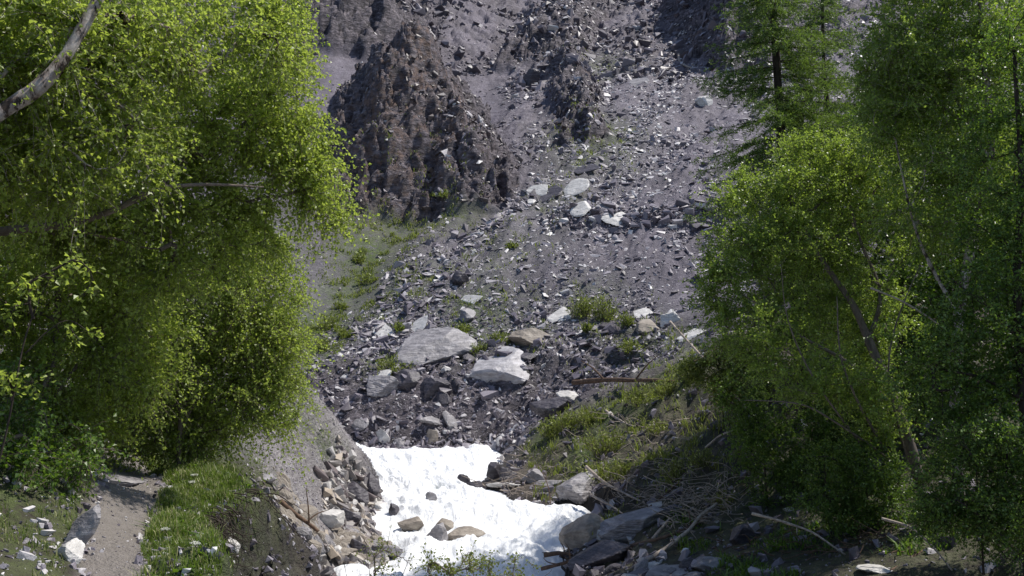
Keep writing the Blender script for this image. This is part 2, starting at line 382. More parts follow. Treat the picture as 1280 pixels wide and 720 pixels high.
# ------------------------------------------------------------------ camera, light, sky
cam = bpy.data.cameras.new('camera'); cam.sensor_width = 36; cam.lens = 36*F/1280; cam.clip_end = 1000; cam.clip_start = .05
co = bpy.data.objects.new('camera', cam); COL.objects.link(co); co.location = (0, 0, CAMZ); co.rotation_euler = (math.pi/2+PITCH, 0, 0)
sc.camera = co
sund = np.array([.70, .20, .0]); EL = math.radians(60); sund = sund/np.linalg.norm(sund)*math.cos(EL); sund[2] = math.sin(EL)
sl = bpy.data.lights.new('sun', 'SUN'); sl.energy = 5.6; sl.angle = math.radians(.5); sl.color = (1, .955, .88)
so = bpy.data.objects.new('sun', sl); COL.objects.link(so)
from mathutils import Vector
so.rotation_euler = Vector(sund).to_track_quat('Z', 'Y').to_euler()
wd = bpy.data.worlds.new('World'); sc.world = wd; wd.use_nodes = True; wt = wd.node_tree
bg = wt.nodes['Background']; sky = wt.nodes.new('ShaderNodeTexSky'); sky.sky_type = 'NISHITA'; sky.sun_disc = False
sky.sun_elevation = EL; sky.sun_rotation = math.atan2(sund[0], sund[1]); sky.altitude = 1600; sky.dust_density = 2
wt.links.new(sky.outputs[0], bg.inputs[0]); bg.inputs[1].default_value = .145
sc.view_settings.view_transform = 'Standard'; sc.view_settings.look = 'None'; sc.view_settings.exposure = 0; sc.view_settings.gamma = 1
sc.render.engine = 'CYCLES'; sc.cycles.max_bounces = 6; sc.cycles.transmission_bounces = 4; sc.cycles.use_denoising = True
# ------------------------------------------------------------------ ground
def blobmask(x, y, bl):
    pts = hit([(b[0], b[1]) for b in bl]); m = np.zeros_like(x)
    for p, b in zip(pts, bl):
        m = np.maximum(m, b[3]*np.exp(-((x-p[0])**2+((y-p[1])*.7)**2)/b[2]**2))
    return m
VEG = [(560,240,2.2,.8),(500,275,2,.9),(460,320,2,1),(455,350,1.5,.9),(430,370,1.6,.8),(405,410,1.6,1),(400,440,1.2,.9),(350,300,4,.3),(480,300,3,.6),(520,350,2.5,.5),(480,380,2.2,.6),
 (440,400,1.8,.6),(590,400,2,.8),(660,410,1.5,.6),(740,385,1.6,.5),(780,420,2,.5),(560,425,.9,1),(480,455,1.0,1),(640,440,1,.6),(640,300,3,.25),(740,140,3,.75),(745,90,3,.5),(740,195,2.5,.5),(610,330,2,.4),
 (700,250,2,.4),(820,440,1.6,.7),(690,540,1,.9),(740,560,1.2,.9),(760,520,1.2,.9),(850,470,1.5,.9),(800,500,1.2,.8),(750,590,.9,.8),(850,570,1.3,.5),(370,500,.6,.7),(400,560,.6,.8),(375,530,.8,.7),(430,570,.5,.6),(340,500,1,.5),
 (230,660,.8,1),(250,620,.9,1),(240,700,.6,1),(210,590,1.2,1),(290,600,.7,.8),(30,690,.7,.7),(20,600,1.2,.8),(120,680,.3,.6),(230,560,2,.7),(60,560,2,.8),(1000,650,4,.5),(1150,600,5,.5)]
BROWN = [(480,110,4,1),(520,60,3,1),(470,180,3,.8),(560,150,2.0,.9),(430,200,3,.6),(600,180,2,.3),(520,200,3,.6),(740,100,1.5,.4)]
def build_ground():
    nu, nv = 860, 1250
    tq = np.linspace(3, 128, 20000); dens = 1/tq*(1+3.6*ss(49.5, 50.5, tq)*(1-ss(59, 62, tq))+1.8*ss(33, 33.5, tq)*(1-ss(38, 39, tq))+.9*ss(62, 64, tq)*(1-ss(100, 104, tq)))*np.where(tq < 12, .8, 1)
    cum = np.concatenate([[0], np.cumsum((dens[1:]+dens[:-1])/2)]); cum /= cum[-1]
    yy = np.concatenate([np.linspace(-14, 3, 40)[:-1], np.interp(np.linspace(0, 1, nv), cum, tq)])
    uu = np.linspace(-1, 1, nu)
    hw = np.where(yy > 3, yy*.72+5, 8+.0*yy)
    X = uu[None]*hw[:, None]; Y = np.repeat(yy[:, None], nu, 1)
    Z, d = H(X, Y, True)
    V = np.stack([X, Y, Z], -1).reshape(-1, 3); n, m = X.shape
    i = np.arange(n*m).reshape(n, m)
    Fq = np.stack([i[:-1, :-1], i[:-1, 1:], i[1:, 1:], i[1:, :-1]], -1).reshape(-1, 4)
    x, y = X.ravel(), Y.ravel(); c = d['c'].ravel(); mc = d['mc'].ravel()
    up = ss(72, 90, y)
    scar = ss(32.5, 34, y)*(1-ss(37.2, 38.5, y))*ss(-9, -7, x)*(1-ss(4, 7, x))
    led = np.exp(-((y-(48.4-.27*(x-2.4)+.5*gn(x*.5,3.1,2)))/.75)**2)*ss(1.5, 4.5, x)*(1-ss(10, 13, x))
    rock = np.clip(np.maximum.reduce([mc, up*.7*ss(-.1, .4, fbm(x*.12, y*.12, 5, 3)+.2), scar*.85, led*.8]), 0, 1)
    pm = (1-ss(.36, .62, pathd(x, y)+.2*gn(x*2, y*2)))*(1-ss(14, 15, y))
    hump = ss(0, .25, 1-((x+6.7)/4.1)**2-((y-23.5)/8.6)**2)*(1-scar)
    nearm = 1-ss(30, 34, y); rb = ss(.5, 2.5, x)*(1-ss(31, 36, y))
    soil = np.clip(nearm*np.maximum(rb, ss(-99, 0, -y+17)), 0, 1)*(1-hump)
    attrs = dict(rock=('POINT', rock), brown=('POINT', blobmask(x, y, BROWN)), veg=('POINT', np.clip(blobmask(x, y, VEG)*(1-mc)*(1-pm)*(1-ss(.0, .2, c)), 0, 1)),
                 path=('POINT', pm), hump=('POINT', hump), soil=('POINT', soil), wet=('POINT', np.maximum((1-ss(.1, .7, -c)), .75*ss(-.02, .06, x-np.interp(y, _ey, _ex))*(1-ss(.5, .95, x-np.interp(y, _ey, _ex)))*ss(5, 6, y)*(1-ss(12.5, 13.5, y)))))  # wet: damp shoreline; also darkens the cut bank face below the verge edge
    o = mesh_np('ground', V, Fq, M['ground'], attrs=attrs, smooth=True)
    tag(o, 'stony valley floor, banks and grey scree mountainside', kind='structure')
build_ground()
def build_water():
    ny, nx = 420, 200
    ys = np.linspace(3, 33.95, ny); u = np.linspace(0, 1, nx)
    l = np.interp(ys, _ly, _lx)-.6; r = np.interp(ys, _ry, _rx)+.6
    X = l[:, None]+(r-l)[:, None]*u[None]; Y = np.repeat(ys[:, None], nx, 1)
    Z0 = zwater(Y)
    # standing waves, ridges running with the current and small steps
    a = fbm(X*.9, Y*.9, 1, 4, True); b = fbm(X*1.2+.4*Y, Y*.55, 6, 4); c = fbm(X*3.5, Y*3.5, 6, 3, True)
    st = .16*np.sin((Y+.35*X)*1.9+2.2*gn(X*.4, Y*.4, 2))
    e = ss(-.1, .7, channel(X, Y))
    c2 = fbm(X*2.6+.5*Y, Y*.7, 16, 4, True)
    Z = Z0+e*(.16*a+.22*b+.06*c+.06*c2+.035*fbm(X*9, Y*7, 2, 3, True)+st)
    foam = np.clip(.55+.5*a+.35*b+.3*(1-e), 0, 1)
    V = np.stack([X, Y, Z], -1).reshape(-1, 3); i = np.arange(ny*nx).reshape(ny, nx)
    Fq = np.stack([i[:-1, :-1], i[:-1, 1:], i[1:, 1:], i[1:, :-1]], -1).reshape(-1, 4)
    o = mesh_np('water', V, Fq, M['water'], attrs=dict(foam=('POINT', foam.ravel())), smooth=True)
    tag(o, 'foaming white mountain torrent', kind='structure')
build_water()
# ------------------------------------------------------------------ rocks
import bmesh
def ico(sub):
    bm = bmesh.new(); bmesh.ops.create_icosphere(bm, subdivisions=sub, radius=1)
    V = np.array([v.co[:] for v in bm.verts]); Fc = np.array([[v.index for v in f.verts] for f in bm.faces]); bm.free(); return V, Fc
ICO = {k: ico(k) for k in (2, 3, 4, 5)}
def rock_mesh(seed, sub=4, size=(1, 1, 1), planes=13, rough=.05, layers=0.0, flat=0.0):
    """angular rock: a polyhedron cut by random planes, roughened, optionally with sheeted layers"""
    r = np.random.default_rng(seed); D, Fc = ICO[sub]
    n = r.normal(size=(planes, 3)); n /= np.linalg.norm(n, axis=1)[:, None]
    if flat: n = np.concatenate([n, [[0, .1, 1], [.1, 0, -1]]]); n /= np.linalg.norm(n, axis=1)[:, None]
    d = r.uniform(.62, 1.0, len(n)); 
    if flat: d[-2:] = flat
    dots = D@n.T; rad = np.where(dots > .05, d/np.maximum(dots, .05), 9).min(1)
    rad = np.minimum(rad, 1.35)
    V = D*rad[:, None]
    q = V*np.array([1.7, 1.7, 1.7])+seed*3.1
    V = V*(1+rough*fbm(q[:, 0], q[:, 1], q[:, 2], 4, True)[:, None]+rough*.6*fbm(q[:, 0]*3, q[:, 1]*3, q[:, 2]*3, 3)[:, None])
    if layers:
        k = V[:, 2]*6+V[:, 0]*1.3+fbm(q[:, 0]*.5, q[:, 1]*.5, q[:, 2]*.5, 2)*2
        V[:, :2] *= (1+layers*(np.abs(np.mod(k, 1)-.5)-.25))[:, None]
    return V*np.array(size), Fc
def euler(rx, ry, rz):
    cx, sx, cy, sy, cz, sz = math.cos(rx), math.sin(rx), math.cos(ry), math.sin(ry), math.cos(rz), math.sin(rz)
    return np.array([[cz, -sz, 0], [sz, cz, 0], [0, 0, 1]])@np.array([[cy, 0, sy], [0, 1, 0], [-sy, 0, cy]])@np.array([[1, 0, 0], [0, cx, -sx], [0, sx, cx]])
R = math.radians
# (px, py of the centre, width px, height px, depth ratio, material, rx, ry, name, label)
HERO = [
 (537,438,80,46,.9,'grey',15,-14,'boulder','large grey banded boulder half buried at the lip of the dark rubble bank'),
 (622,458,78,38,1.0,'light',10,-16,'boulder','pale faceted boulder jutting out and shading the dark rubble bank below it'),
 (661,423,42,20,.9,'tan',10,12,'boulder','small brownish striped boulder just above and behind the pale faceted boulder'),
 (728,261,22,15,1.0,'slab',25,-25,'flat_stone','pale diamond shaped slab lying alone on the open scree above the white wedge slab'),
 (771,272,27,9,.8,'slab',25,2,'flat_stone','white wedge shaped slab on the scree, just above the broken rock ledge'),
 (717,235,28,11,.7,'slab',30,-22,'flat_stone','long pale slab with a pointed lower end, upper right of its slab cluster'),
 (674,237,26,9,.7,'slab',30,-20,'flat_stone','thin pale slab at the upper left end of the slab cluster on the scree'),
 (690,243,32,10,.8,'dark',20,-22,'flat_stone','dark slab lying between the pale slabs of the cluster on the scree'),
 (663,252,13,8,.8,'slab',25,-10,'flat_stone','small pale slab below the left end of the slab cluster'),
 (758,256,22,7,.8,'grey',15,4,'flat_stone','flat grey slab with dark underside beside the pale diamond slab'),
 (732,212,26,9,.8,'dark',12,-14,'flat_stone','dark overhanging slab on the scree above the slab cluster'),
 (878,129,17,15,.9,'slab',25,5,'rock_block','square white block high on the scree beside the larch'),
 (798,102,24,8,.8,'grey',20,-12,'flat_stone','flat grey slab high on the scree, the largest near its top'),
 (663,104,24,21,1.0,'dark',0,0,'boulder','dark boulder standing alone in the gravel gully beside the brown buttress'),
 (590,374,22,10,.7,'slab',30,-24,'flat_stone','pale tilted slab on the scree above the large banded boulder'),
 (606,378,16,6,.7,'slab',30,-20,'flat_stone','narrow pale slab just right of the tilted slab above the banded boulder'),
 (574,353,24,16,.8,'dark',20,-30,'boulder','dark pointed boulder up the slope from the tilted pale slabs'),
 (584,397,22,14,.8,'grey',20,-12,'boulder','grey boulder between the tilted slabs and the banded boulder'),
 (478,413,22,9,.8,'slab',28,-6,'flat_stone','pale flat slab left of the banded boulder among green tufts'),
 (518,410,40,5,.4,'slab',20,-32,'flat_stone','long narrow pale slab pointing up the slope behind the banded boulder'),
 (440,467,30,6,.5,'slab',20,-20,'flat_stone','long thin pale slab on the bank lip, the left one of two'),
 (470,473,28,5,.5,'slab',20,-24,'flat_stone','long thin pale slab on the bank lip, the right one of two'),
 (480,484,44,24,.8,'grey',10,6,'boulder','dull grey boulder bedded in the bank under the thin pale slabs'),
 (508,473,34,20,.8,'dark',10,-10,'boulder','dark layered boulder bedded in the bank left of the pale faceted boulder'),
 (541,487,30,24,.8,'dark',10,-35,'boulder','dark leaning boulder in the bank directly below the banded boulder'),
 (557,463,12,16,.6,'slab',0,20,'flat_stone','small pale upright stone between the two large boulders'),
 (540,549,15,20,.6,'tan',0,10,'flat_stone','brownish upright stone at the foot of the dark bank above the foam'),
 (500,557,20,15,.7,'grey',0,0,'boulder','grey three cornered stone at the foot of the dark bank by the water'),
 (479,547,14,18,.6,'slab',0,-30,'flat_stone','pale leaning stone at the left foot of the dark bank'),
 (490,572,48,22,.9,'dark',0,14,'boulder','dark wet boulder in the foam where the torrent comes round the grey hump'),
 (712,498,32,16,.9,'slab',15,14,'boulder','pale topped boulder at the upper left of the grassy right bank'),
 (696,508,44,24,.9,'dark',0,6,'boulder','dark boulder below the pale topped boulder on the right bank'),
 (862,421,34,9,.6,'slab',10,-22,'flat_stone','long pale slab next to the leaning dead pole on the right'),
 (836,401,26,16,.8,'slab',15,5,'boulder','light grey boulder behind the leaning dead pole'),
 (808,411,34,14,.8,'tan',15,-12,'boulder','pinkish striped boulder left of the light grey boulder, upper right bank'),
 (806,392,22,7,.8,'slab',20,-5,'flat_stone','flat pale slab above the pinkish striped boulder'),
 (702,393,26,8,.8,'slab',22,-12,'flat_stone','flat pale slab by the yellow green tuft in the middle of the slope'),
 (722,614,50,44,.9,'grey',0,-12,'rock_block','blocky blue grey boulder at the right shore of the torrent'),
 (690,604,34,10,.7,'grey',0,0,'flat_stone','low grey stone left of the blocky boulder at the right shore'),
 (640,606,42,7,.8,'slab',0,0,'flat_stone','flat pale slab on the debris tongue in the torrent'),
 (618,592,16,22,.8,'dark',0,0,'boulder','dark upright rock at the far end of the debris tongue'),
 (632,596,20,18,.8,'dark',0,10,'boulder','dark rounded rock behind the flat pale slab of the debris tongue'),
 (668,598,26,18,.8,'grey',0,0,'boulder','grey stone between the debris tongue and the right bank'),
 (581,603,14,14,.9,'dark',0,0,'boulder','dark rock in the foam at the tip of the debris tongue, the left one'),
 (595,607,18,9,.9,'dark',0,5,'boulder','low dark rock in the foam at the tip of the debris tongue, the right one'),
 (724,672,54,34,.9,'tan',0,-22,'boulder','tan rounded boulder at the lower right edge of the torrent'),
 (765,673,46,20,.9,'slab',0,6,'boulder','pinkish pale stone resting on the dark rock beside the tan boulder'),
 (748,697,72,26,.8,'dark',0,-6,'boulder','long dark brown rock under the pinkish stone at the water edge'),
 (800,650,76,28,.8,'grey',0,-16,'boulder','broad dark sloping rock behind the tan boulder under the driftwood'),
 (548,673,26,24,1.0,'grey',0,12,'boulder','purple grey stone in midstream, the left of a close trio'),
 (578,668,38,15,1.0,'tan',0,-3,'boulder','brown flat topped stone in midstream, the right of a close trio'),
 (557,657,24,14,1.0,'tan',0,0,'boulder','reddish stone in midstream, the rear of a close trio'),
 (565,647,16,11,1.0,'grey',0,-20,'boulder','small dark stone standing out of the foam behind the midstream trio'),
 (513,658,30,15,1.0,'tan',0,8,'boulder','reddish brown stone in the foam left of the midstream trio'),
 (493,638,12,13,1.0,'dark',0,0,'boulder','small dark stone in the foam near the gravel bar'),
 (538,622,12,8,1.0,'grey',0,0,'boulder','small grey stone alone in the middle of the white water'),
 (433,652,34,21,.9,'dark',0,6,'boulder','dark purple stone in the middle of the left gravel bar'),
 (406,650,36,18,.9,'slab',0,-14,'boulder','pale grey stone in the gravel bar below the grey hump'),
 (377,647,30,20,.9,'tan',0,10,'boulder','yellowish stone at the inner edge of the gravel bar'),
 (425,692,32,15,.9,'tan',0,-5,'boulder','yellow ochre stone near the lower end of the gravel bar'),
 (450,690,22,24,.9,'dark',0,10,'boulder','upright purple stone next to the yellow ochre stone'),
 (483,690,40,14,.9,'grey',0,0,'boulder','low brown grey stone at the outer tip of the gravel bar'),
 (440,622,38,24,.9,'dark',0,0,'boulder','dark rock at the waterline under the grey hump'),
 (462,612,26,24,.9,'dark',0,20,'boulder','dark jagged rock at the toe of the grey hump in the water'),
 (470,634,34,12,.9,'slab',0,4,'boulder','flat pale stone at the upper end of the gravel bar'),
 (148,601,72,12,.7,'grey',0,8,'flat_stone','long flat grey slab lying across the far end of the footpath'),
 (101,664,26,58,1.0,'grey',0,28,'flat_stone','grey striped slab leaning against the cut left of the footpath'),
 (86,694,38,24,1.0,'slab',0,8,'boulder','pale lichened boulder at the left foot of the footpath cut'),
 (287,684,18,17,1.0,'slab',0,0,'boulder','rounded pale stone stuck in the eroded bank below the verge'),
 (127,553,16,13,1.0,'slab',0,0,'boulder','pinkish stone in the shade beyond the end of the footpath'),
 (205,546,22,15,1.0,'slab',0,-10,'boulder','pale brown boulder under the birch boughs behind the verge'),
 (333,597,20,10,1.0,'grey',0,8,'boulder','grey stone on the verge at the edge of the grey hump'),
 (1098,712,34,9,1.0,'slab',0,0,'flat_stone','pale stone lit on the shaded ground under the right trees'),
 (960,716,30,8,1.0,'grey',0,0,'flat_stone','grey flat stone on the shaded ground at the lower edge'),
 (885,708,40,14,1.0,'grey',0,0,'boulder','dull grey boulder under the end of the driftwood branch'),
 (840,716,60,16,1.0,'grey',0,0,'flat_stone','broad grey rock at the bottom edge right of the long dark rock'),
 (930,672,34,22,1.0,'dark',0,0,'boulder','dark boulder in the shade behind the driftwood'),
]
def heroes():
    pts = hit([(h[0], min(h[1]+h[3]*.30, 719)) for h in HERO])
    for i, (h, p) in enumerate(zip(HERO, pts)):
        px, py, w, hh, dr, m, rx, ry, nm, lab = h
        Y = p[1]
        if py > 640 and channel(np.array(p[0]), np.array(p[1])) > -.3:      # stones standing in the stream: on the water level
            pass
        if 596 < py < 700 and 480 < px < 610: Y = waterY(py+hh*.3)
        s = Y/F; c = P(px, py, Y+ (.25 if not (nm == 'flat_stone' and Y > 38) else -.05)*w*s*dr)
        slab = (nm == 'flat_stone' and hh < w) or i < 2
        big = w*1 > 40
        if nm == 'flat_stone' and Y > 36: rx = rx+8; hh = hh*.42; dr = min(dr, .8)
        V, Fc = rock_mesh(100+i, 5 if big else 4, (w*s*.56, w*s*.56*dr, hh*s*((.66 if w < 40 else .58) if not slab else .6)), 15 if not slab else 11, .06 if m != 'slab' else .04, .045 if m in ('grey', 'dark') and big else 0, .55 if slab else 0)
        Rm = euler(R(rx), R(ry), R(0)); V = V@Rm.T
        if slab and rx: V[:, 2] += V[:, 1]*.25
        o = mesh_np(nm, V, Fc, M[m], smooth=False); o.location = c; slab = slab and i > 1
        tag(o, lab, 'flat stone' if slab else 'boulder')
    return pts
heropts = heroes()
def hull_variants(n, flat, seed, k=11):
    out = []
    r = np.random.default_rng(seed)
    for i in range(n):
        bm = bmesh.new()
        pts = r.uniform(-1, 1, (k, 3)); pts /= np.maximum(1, np.linalg.norm(pts[:, :2], axis=1))[:, None]; pts[:, 0] *= r.uniform(.9, 1.7); pts[:, 1] *= r.uniform(.45, .9)
        pts[:, 2] = np.sign(pts[:, 2])*(.55+.45*np.abs(pts[:, 2]))*flat*r.uniform(.6, 1.4)
        vs = [bm.verts.new(p) for p in pts]
        g = bmesh.ops.convex_hull(bm, input=vs)
        bmesh.ops.delete(bm, geom=[v for v in bm.verts if not v.link_faces], context='VERTS')
        bm.verts.index_update(); V = np.array([v.co[:] for v in bm.verts]); Fc = np.array([[v.index for v in f.verts] for f in bm.faces]); bm.free()
        out.append((V, Fc))
    return out
VAR = hull_variants(28, .2, 5)
VARB = hull_variants(14, .75, 6)
def rotmats(n, r, tilt):
    """random yaw, then tilt about a horizontal axis"""
    a = r.uniform(0, 2*math.pi, n); t = np.abs(r.normal(0, tilt, n)); b = r.uniform(0, 2*math.pi, n)
    z = np.zeros(n); o = np.ones(n)
    Rz = np.stack([np.cos(a), -np.sin(a), z, np.sin(a), np.cos(a), z, z, z, o], 1).reshape(n, 3, 3)
    kx, ky = np.cos(b), np.sin(b); c, s = np.cos(t), np.sin(t)
    K = np.stack([c+kx*kx*(1-c), kx*ky*(1-c), ky*s, kx*ky*(1-c), c+ky*ky*(1-c), -kx*s, -ky*s, kx*s, c], 1).reshape(n, 3, 3)
    return K@Rz
def place(x, y):
    """ground height and slope frame for stones"""
    z = H(x, y); e = .35
    h0 = H(x, y, detail=False); zx = (H(x+e, y, detail=False)-h0)/e; zy = (H(x, y+e, detail=False)-h0)/e
    zx = np.clip(zx, -1.2, 1.2); zy = np.clip(zy, -1.2, 1.2)
    n = np.stack([-zx, -zy, np.ones_like(x)], 1); n /= np.linalg.norm(n, axis=1)[:, None]
    t = np.cross(np.array([0, 1., 0]), n); t /= np.linalg.norm(t, axis=1)[:, None]; b = np.cross(n, t)
    return z, np.stack([t, b, n], 2)
def inview(x, y, z, m=40):
    dy = y*cp+(z-CAMZ)*sp; dz = -y*sp+(z-CAMZ)*cp
    px = 640+F*x/dy; py = 360-F*dz/dy
    return px, py, (px > -m) & (px < 1280+m) & (py > -m) & (py < 720+m)
ZONES = []
def gen_stones():
    r = np.random.default_rng(11)
    X, Y, S, T, K = [], [], [], [], []
    def add(n, xs, ys, s, t, k, keep=None):
        if keep is not None: xs, ys, s, t, k = [a[keep] for a in (xs, ys, s, t, k)]
        X.append(xs); Y.append(ys); S.append(s); T.append(t); K.append(k)
    def tone(n, pale=.1):
        u = r.random(n); return np.where(u < pale, r.uniform(.85, 1, n), np.where(u < pale+.3, r.uniform(.62, .85, n), r.uniform(.2, .65, n)))
    # the fan: denser on the right side, finer to the left
    n = 260000; ys = np.exp(r.uniform(math.log(38), math.log(112), n)); q = r.uniform(-.40, .50, n); xs = q*ys
    fan = .07+.93*ss(-.6, 2.2, xs-xvalley(ys)+1.2*gn(xs*.3, ys*.2, 4))
    qd = xs*.93-ys*.36; clump = .42+1.5*fbm(qd*.34, (xs*.36+ys*.93)*.06, 3, 4, False, .6)+.5*fbm(xs*.8, ys*.6, 8, 3)
    keep = r.random(n) < (.10+.9*fan)*np.clip(clump, .05, 1)
    s = .024*np.exp(np.minimum(r.exponential(.62, n), 2.3))*(.75+.5*np.clip(clump, 0, 1))*(ys/50)**.5*(.55+.5*fan)
    add(n, xs, ys, s, tone(n, .16), (r.random(n) < .12)*1, keep)
    # streaks of pale slabs running down the fan
    n = 3200; k = r.integers(0, 9, n); cx = np.array([3.5, 6.5, 9, 11, 14, 7.5, 13, 1.5, 16.5])[k]; cy = np.array([56, 50, 62, 70, 74, 78, 84, 47, 60])[k]
    l = r.normal(0, 5.5, n); xs = cx+.36*l+r.normal(0, 1.3, n); ys = cy+.93*l+r.normal(0, .6, n)
    add(n, xs, ys, r.uniform(.04, .10, n)*np.exp(np.minimum(r.exponential(.35,n),1.1)), r.uniform(.75, 1, n), np.zeros(n, int), (ys > 39) & (crag(xs, ys)[1] < .1))
    # splintered rock on the crags
    n = 15000; xs = r.uniform(-14, 9, n); ys = r.uniform(50, 72, n); hc, mm = crag(xs, ys)
    add(n, xs, ys, .042*np.exp(np.minimum(r.exponential(.5, n), 1.7)), tone(n, .0)*.6, np.where(r.random(n) < .6, 4, 3), (mm > .35) & (fbm(xs*.9, ys*.9, 2, 2) > -.1))
    n = 9000; xs = r.uniform(-25, 30, n); ys = r.uniform(74, 112, n)
    add(n, xs, ys, .09*np.exp(np.minimum(r.exponential(.5, n), 1.8)), tone(n, .05)*.8, np.ones(n, int), fbm(xs*.12, ys*.12, 5, 3) > -.1)
    # broken rock ledge and upper rock band
    n = 1500; xs = r.uniform(1.5, 12, n); ys = 48.2-.27*(xs-2.4)+r.normal(0, .7, n)
    add(n, xs, ys, .045*np.exp(np.minimum(r.exponential(.5, n), 1.9)), tone(n, .08), np.ones(n, int))
    # dark rubble bank below the big boulders
    n = 36000; ys = 33.4+r.random(n)**1.25*(7.6+2.5*np.sin(r.random())*0+3*r.random(n)**3); xs = r.uniform(-8, 6, n)
    add(n, xs, ys,   .012*np.exp(np.minimum(r.exponential(.65, n), 2.35)), tone(n, .10), (r.random(n) < .2)*1)
    # foot of the bank and both shores
    n = 9000; ys = np.exp(r.uniform(math.log(15), math.log(34.3), n)); xs = r.uniform(-6, 6, n); c = channel(xs, ys)
    add(n, xs, ys, .022*np.exp(np.minimum(r.exponential(.6, n), 2.0)), tone(n, .2), np.ones(n, int), (c < np.where(r.random(n) < .16, .9, .15)) & (c > -1.1) & ((xs > -3.2) | (ys < 24) | (c > -.5)))
    n = 120; xs = r.uniform(-7, 5, n); ys = r.uniform(34.3, 38.5, n)
    add(n, xs, ys, r.uniform(.14, .36, n), tone(n, .12)*.75, (r.random(n) < .3)*1)
    n = 1500; xs = r.uniform(-6, 1, n); ys = 33.7+r.normal(0, .25, n)
    add(n, xs, ys, .035*np.exp(np.minimum(r.exponential(.55, n), 1.8)), tone(n, .15), (r.random(n) < .6)*1)
    # gravel bar on the left shore
    n = 10000; ys = r.uniform(15, 26, n); xs = (r.uniform(355, 515, n)-640)/1200*ys; c = channel(xs, ys)
    add(n, xs, ys, .036*np.exp(np.minimum(r.exponential(.6, n), 1.7)), tone(n, .35), np.full(n, 2), (c < .5*r.random(n)**2) & (c > -1.25))
    # eroded bank of the verge
    n = 2600; ys = r.uniform(6, 17, n); xs = np.interp(ys, [6, 9, 11.5, 13, 17], [-1.6, -2.1, -2.6, -3.1, -3.9])+r.normal(.15, .45, n)
    add(n, xs, ys, .010*np.exp(np.minimum(r.exponential(.65, n), 1.7)), tone(n, .08), np.ones(n, int), channel(xs, ys) < 0)
    # path edges and the left cut
    n = 5000; ys = r.uniform(5.5, 13, n); xs = np.interp(ys, _py, _px)+r.normal(0, .8, n); pd = pathd(xs, ys)
    add(n, xs, ys, .005*np.exp(np.minimum(r.exponential(.7, n), 2.2)), tone(n, .3), np.ones(n, int), (pd > .3) | (r.random(n) < .25))
    # grey hump and right bank
    n = 14000; ys = r.uniform(18, 29, n); xs = r.uniform(-9.5, -3.5, n)
    add(n, xs, ys, .011*np.exp(np.minimum(r.exponential(.55, n), 1.6)), .5+.45*tone(n, .1), np.ones(n, int), channel(xs, ys) < -.1)
    n = 9000; ys = r.uniform(11, 37, n); xs = r.uniform(.5, 14, n)
    add(n, xs, ys, .014*np.exp(np.minimum(r.exponential(.65, n), 2.3)), tone(n, .08), np.ones(n, int), channel(xs, ys) < -.1)
    X, Y, S, T, K = [np.concatenate(a) for a in (X, Y, S, T, K)]
    Z, Fm = place(X, Y)
    px, py, ok = inview(X, Y, Z)
    ok &= ~((pathd(X, Y) < .3) & (Y < 13) & (S > .02))
    hump = 1-((X+6.9)/3.6)**2-((Y-23)/7.0)**2; ok &= ~((hump > -.15) & (S > .035) & (channel(X, Y) < -.2) & (K != 2)); warm = (K >= 2); onc = K >= 3; K = np.where(K == 2, 1, np.where(K == 3, 0, np.where(K == 4, 1, K)))
    warm |= (Y < 24) & (Y > 14) & (X < -1) & (channel(X, Y) > -1.0)
    X, Y, S, T, K, Z, Fm, px, py, warm, onc = [a[ok] for a in (X, Y, S, T, K, Z, Fm, px, py, warm, onc)]
    Rm = Fm@rotmats(len(X), r, .38)
    app = S/Y
    # hidden parts of the picture behind the trees carry no individuals
    vis = (px > 380) & (px < 880) & (py > 0) & ((px > 430) | (py > 560)) & ((px < 820) | (py < 470) | (py > 560)) | ((px > 250) & (px < 420) & (py > 600)) | ((px < 260) & (py > 600))
    vis = vis & ~onc; order = np.argsort(-app*vis); top = order[:224]
    rest = np.ones(len(X), bool); rest[top] = False
    return X, Y, Z, S, T, K, Rm, top, np.nonzero(rest)[0], px, py, warm
SX, SY, SZ, SS, ST, SK, SR, top, rest, SPX, SPY, SWM = gen_stones()
def merge_stones(name, ids, mat, lift=.25):
    r = np.random.default_rng(21); Vs, Fs, As = [], [], []; off = 0
    vi = r.integers(0, 28, len(ids))
    for v in range(28):
        for kind, lib in ((0, VAR), (1, VARB)):
            sel = ids[(vi == v) & (SK[ids] == kind)]
            if not len(sel): continue
            V, Fc = lib[v % len(lib)]
            W = np.einsum('nij,kj->nki', SR[sel], V)*SS[sel][:, None, None]
            W = W+np.stack([SX[sel], SY[sel], SZ[sel]+SS[sel]*lift*.5], 1)[:, None]
            k = len(V); Vs.append(W.reshape(-1, 3)); Fs.append((Fc[None]+(np.arange(len(sel))*k)[:, None, None]+off).reshape(-1, 3))
            As.append(np.repeat(ST[sel], len(Fc))); off += k*len(sel)
    return mesh_np(name, np.concatenate(Vs), np.concatenate(Fs), mat, attrs=dict(tone=('FACE', np.concatenate(As))))
_cob = rest[SWM[rest] & (SY[rest] < 40)]; tag(merge_stones('crag_rubble', rest[SWM[rest] & (SY[rest] > 40)], M['warm']), 'splintered brown rock covering the crags', 'rubble', kind='stuff'); tag(merge_stones('shore_stones', _cob, M['warm']), 'pale and ochre cobbles of the gravel bar at the left shore', 'cobbles', kind='stuff')
rest = rest[~SWM[rest]]
for nm, lab, cat, lo, hi in (('scree_rubble', 'countless small slate fragments covering the grey scree slope', 'rubble', 38.6, 999), ('bank_rubble', 'dark broken rubble of the bank, shores and path edges', 'rubble', 0, 38.6)):
    ids = rest[(SY[rest] >= lo) & (SY[rest] < hi)]
    tag(merge_stones(nm, ids, M['rubble']), lab, cat, kind='stuff')
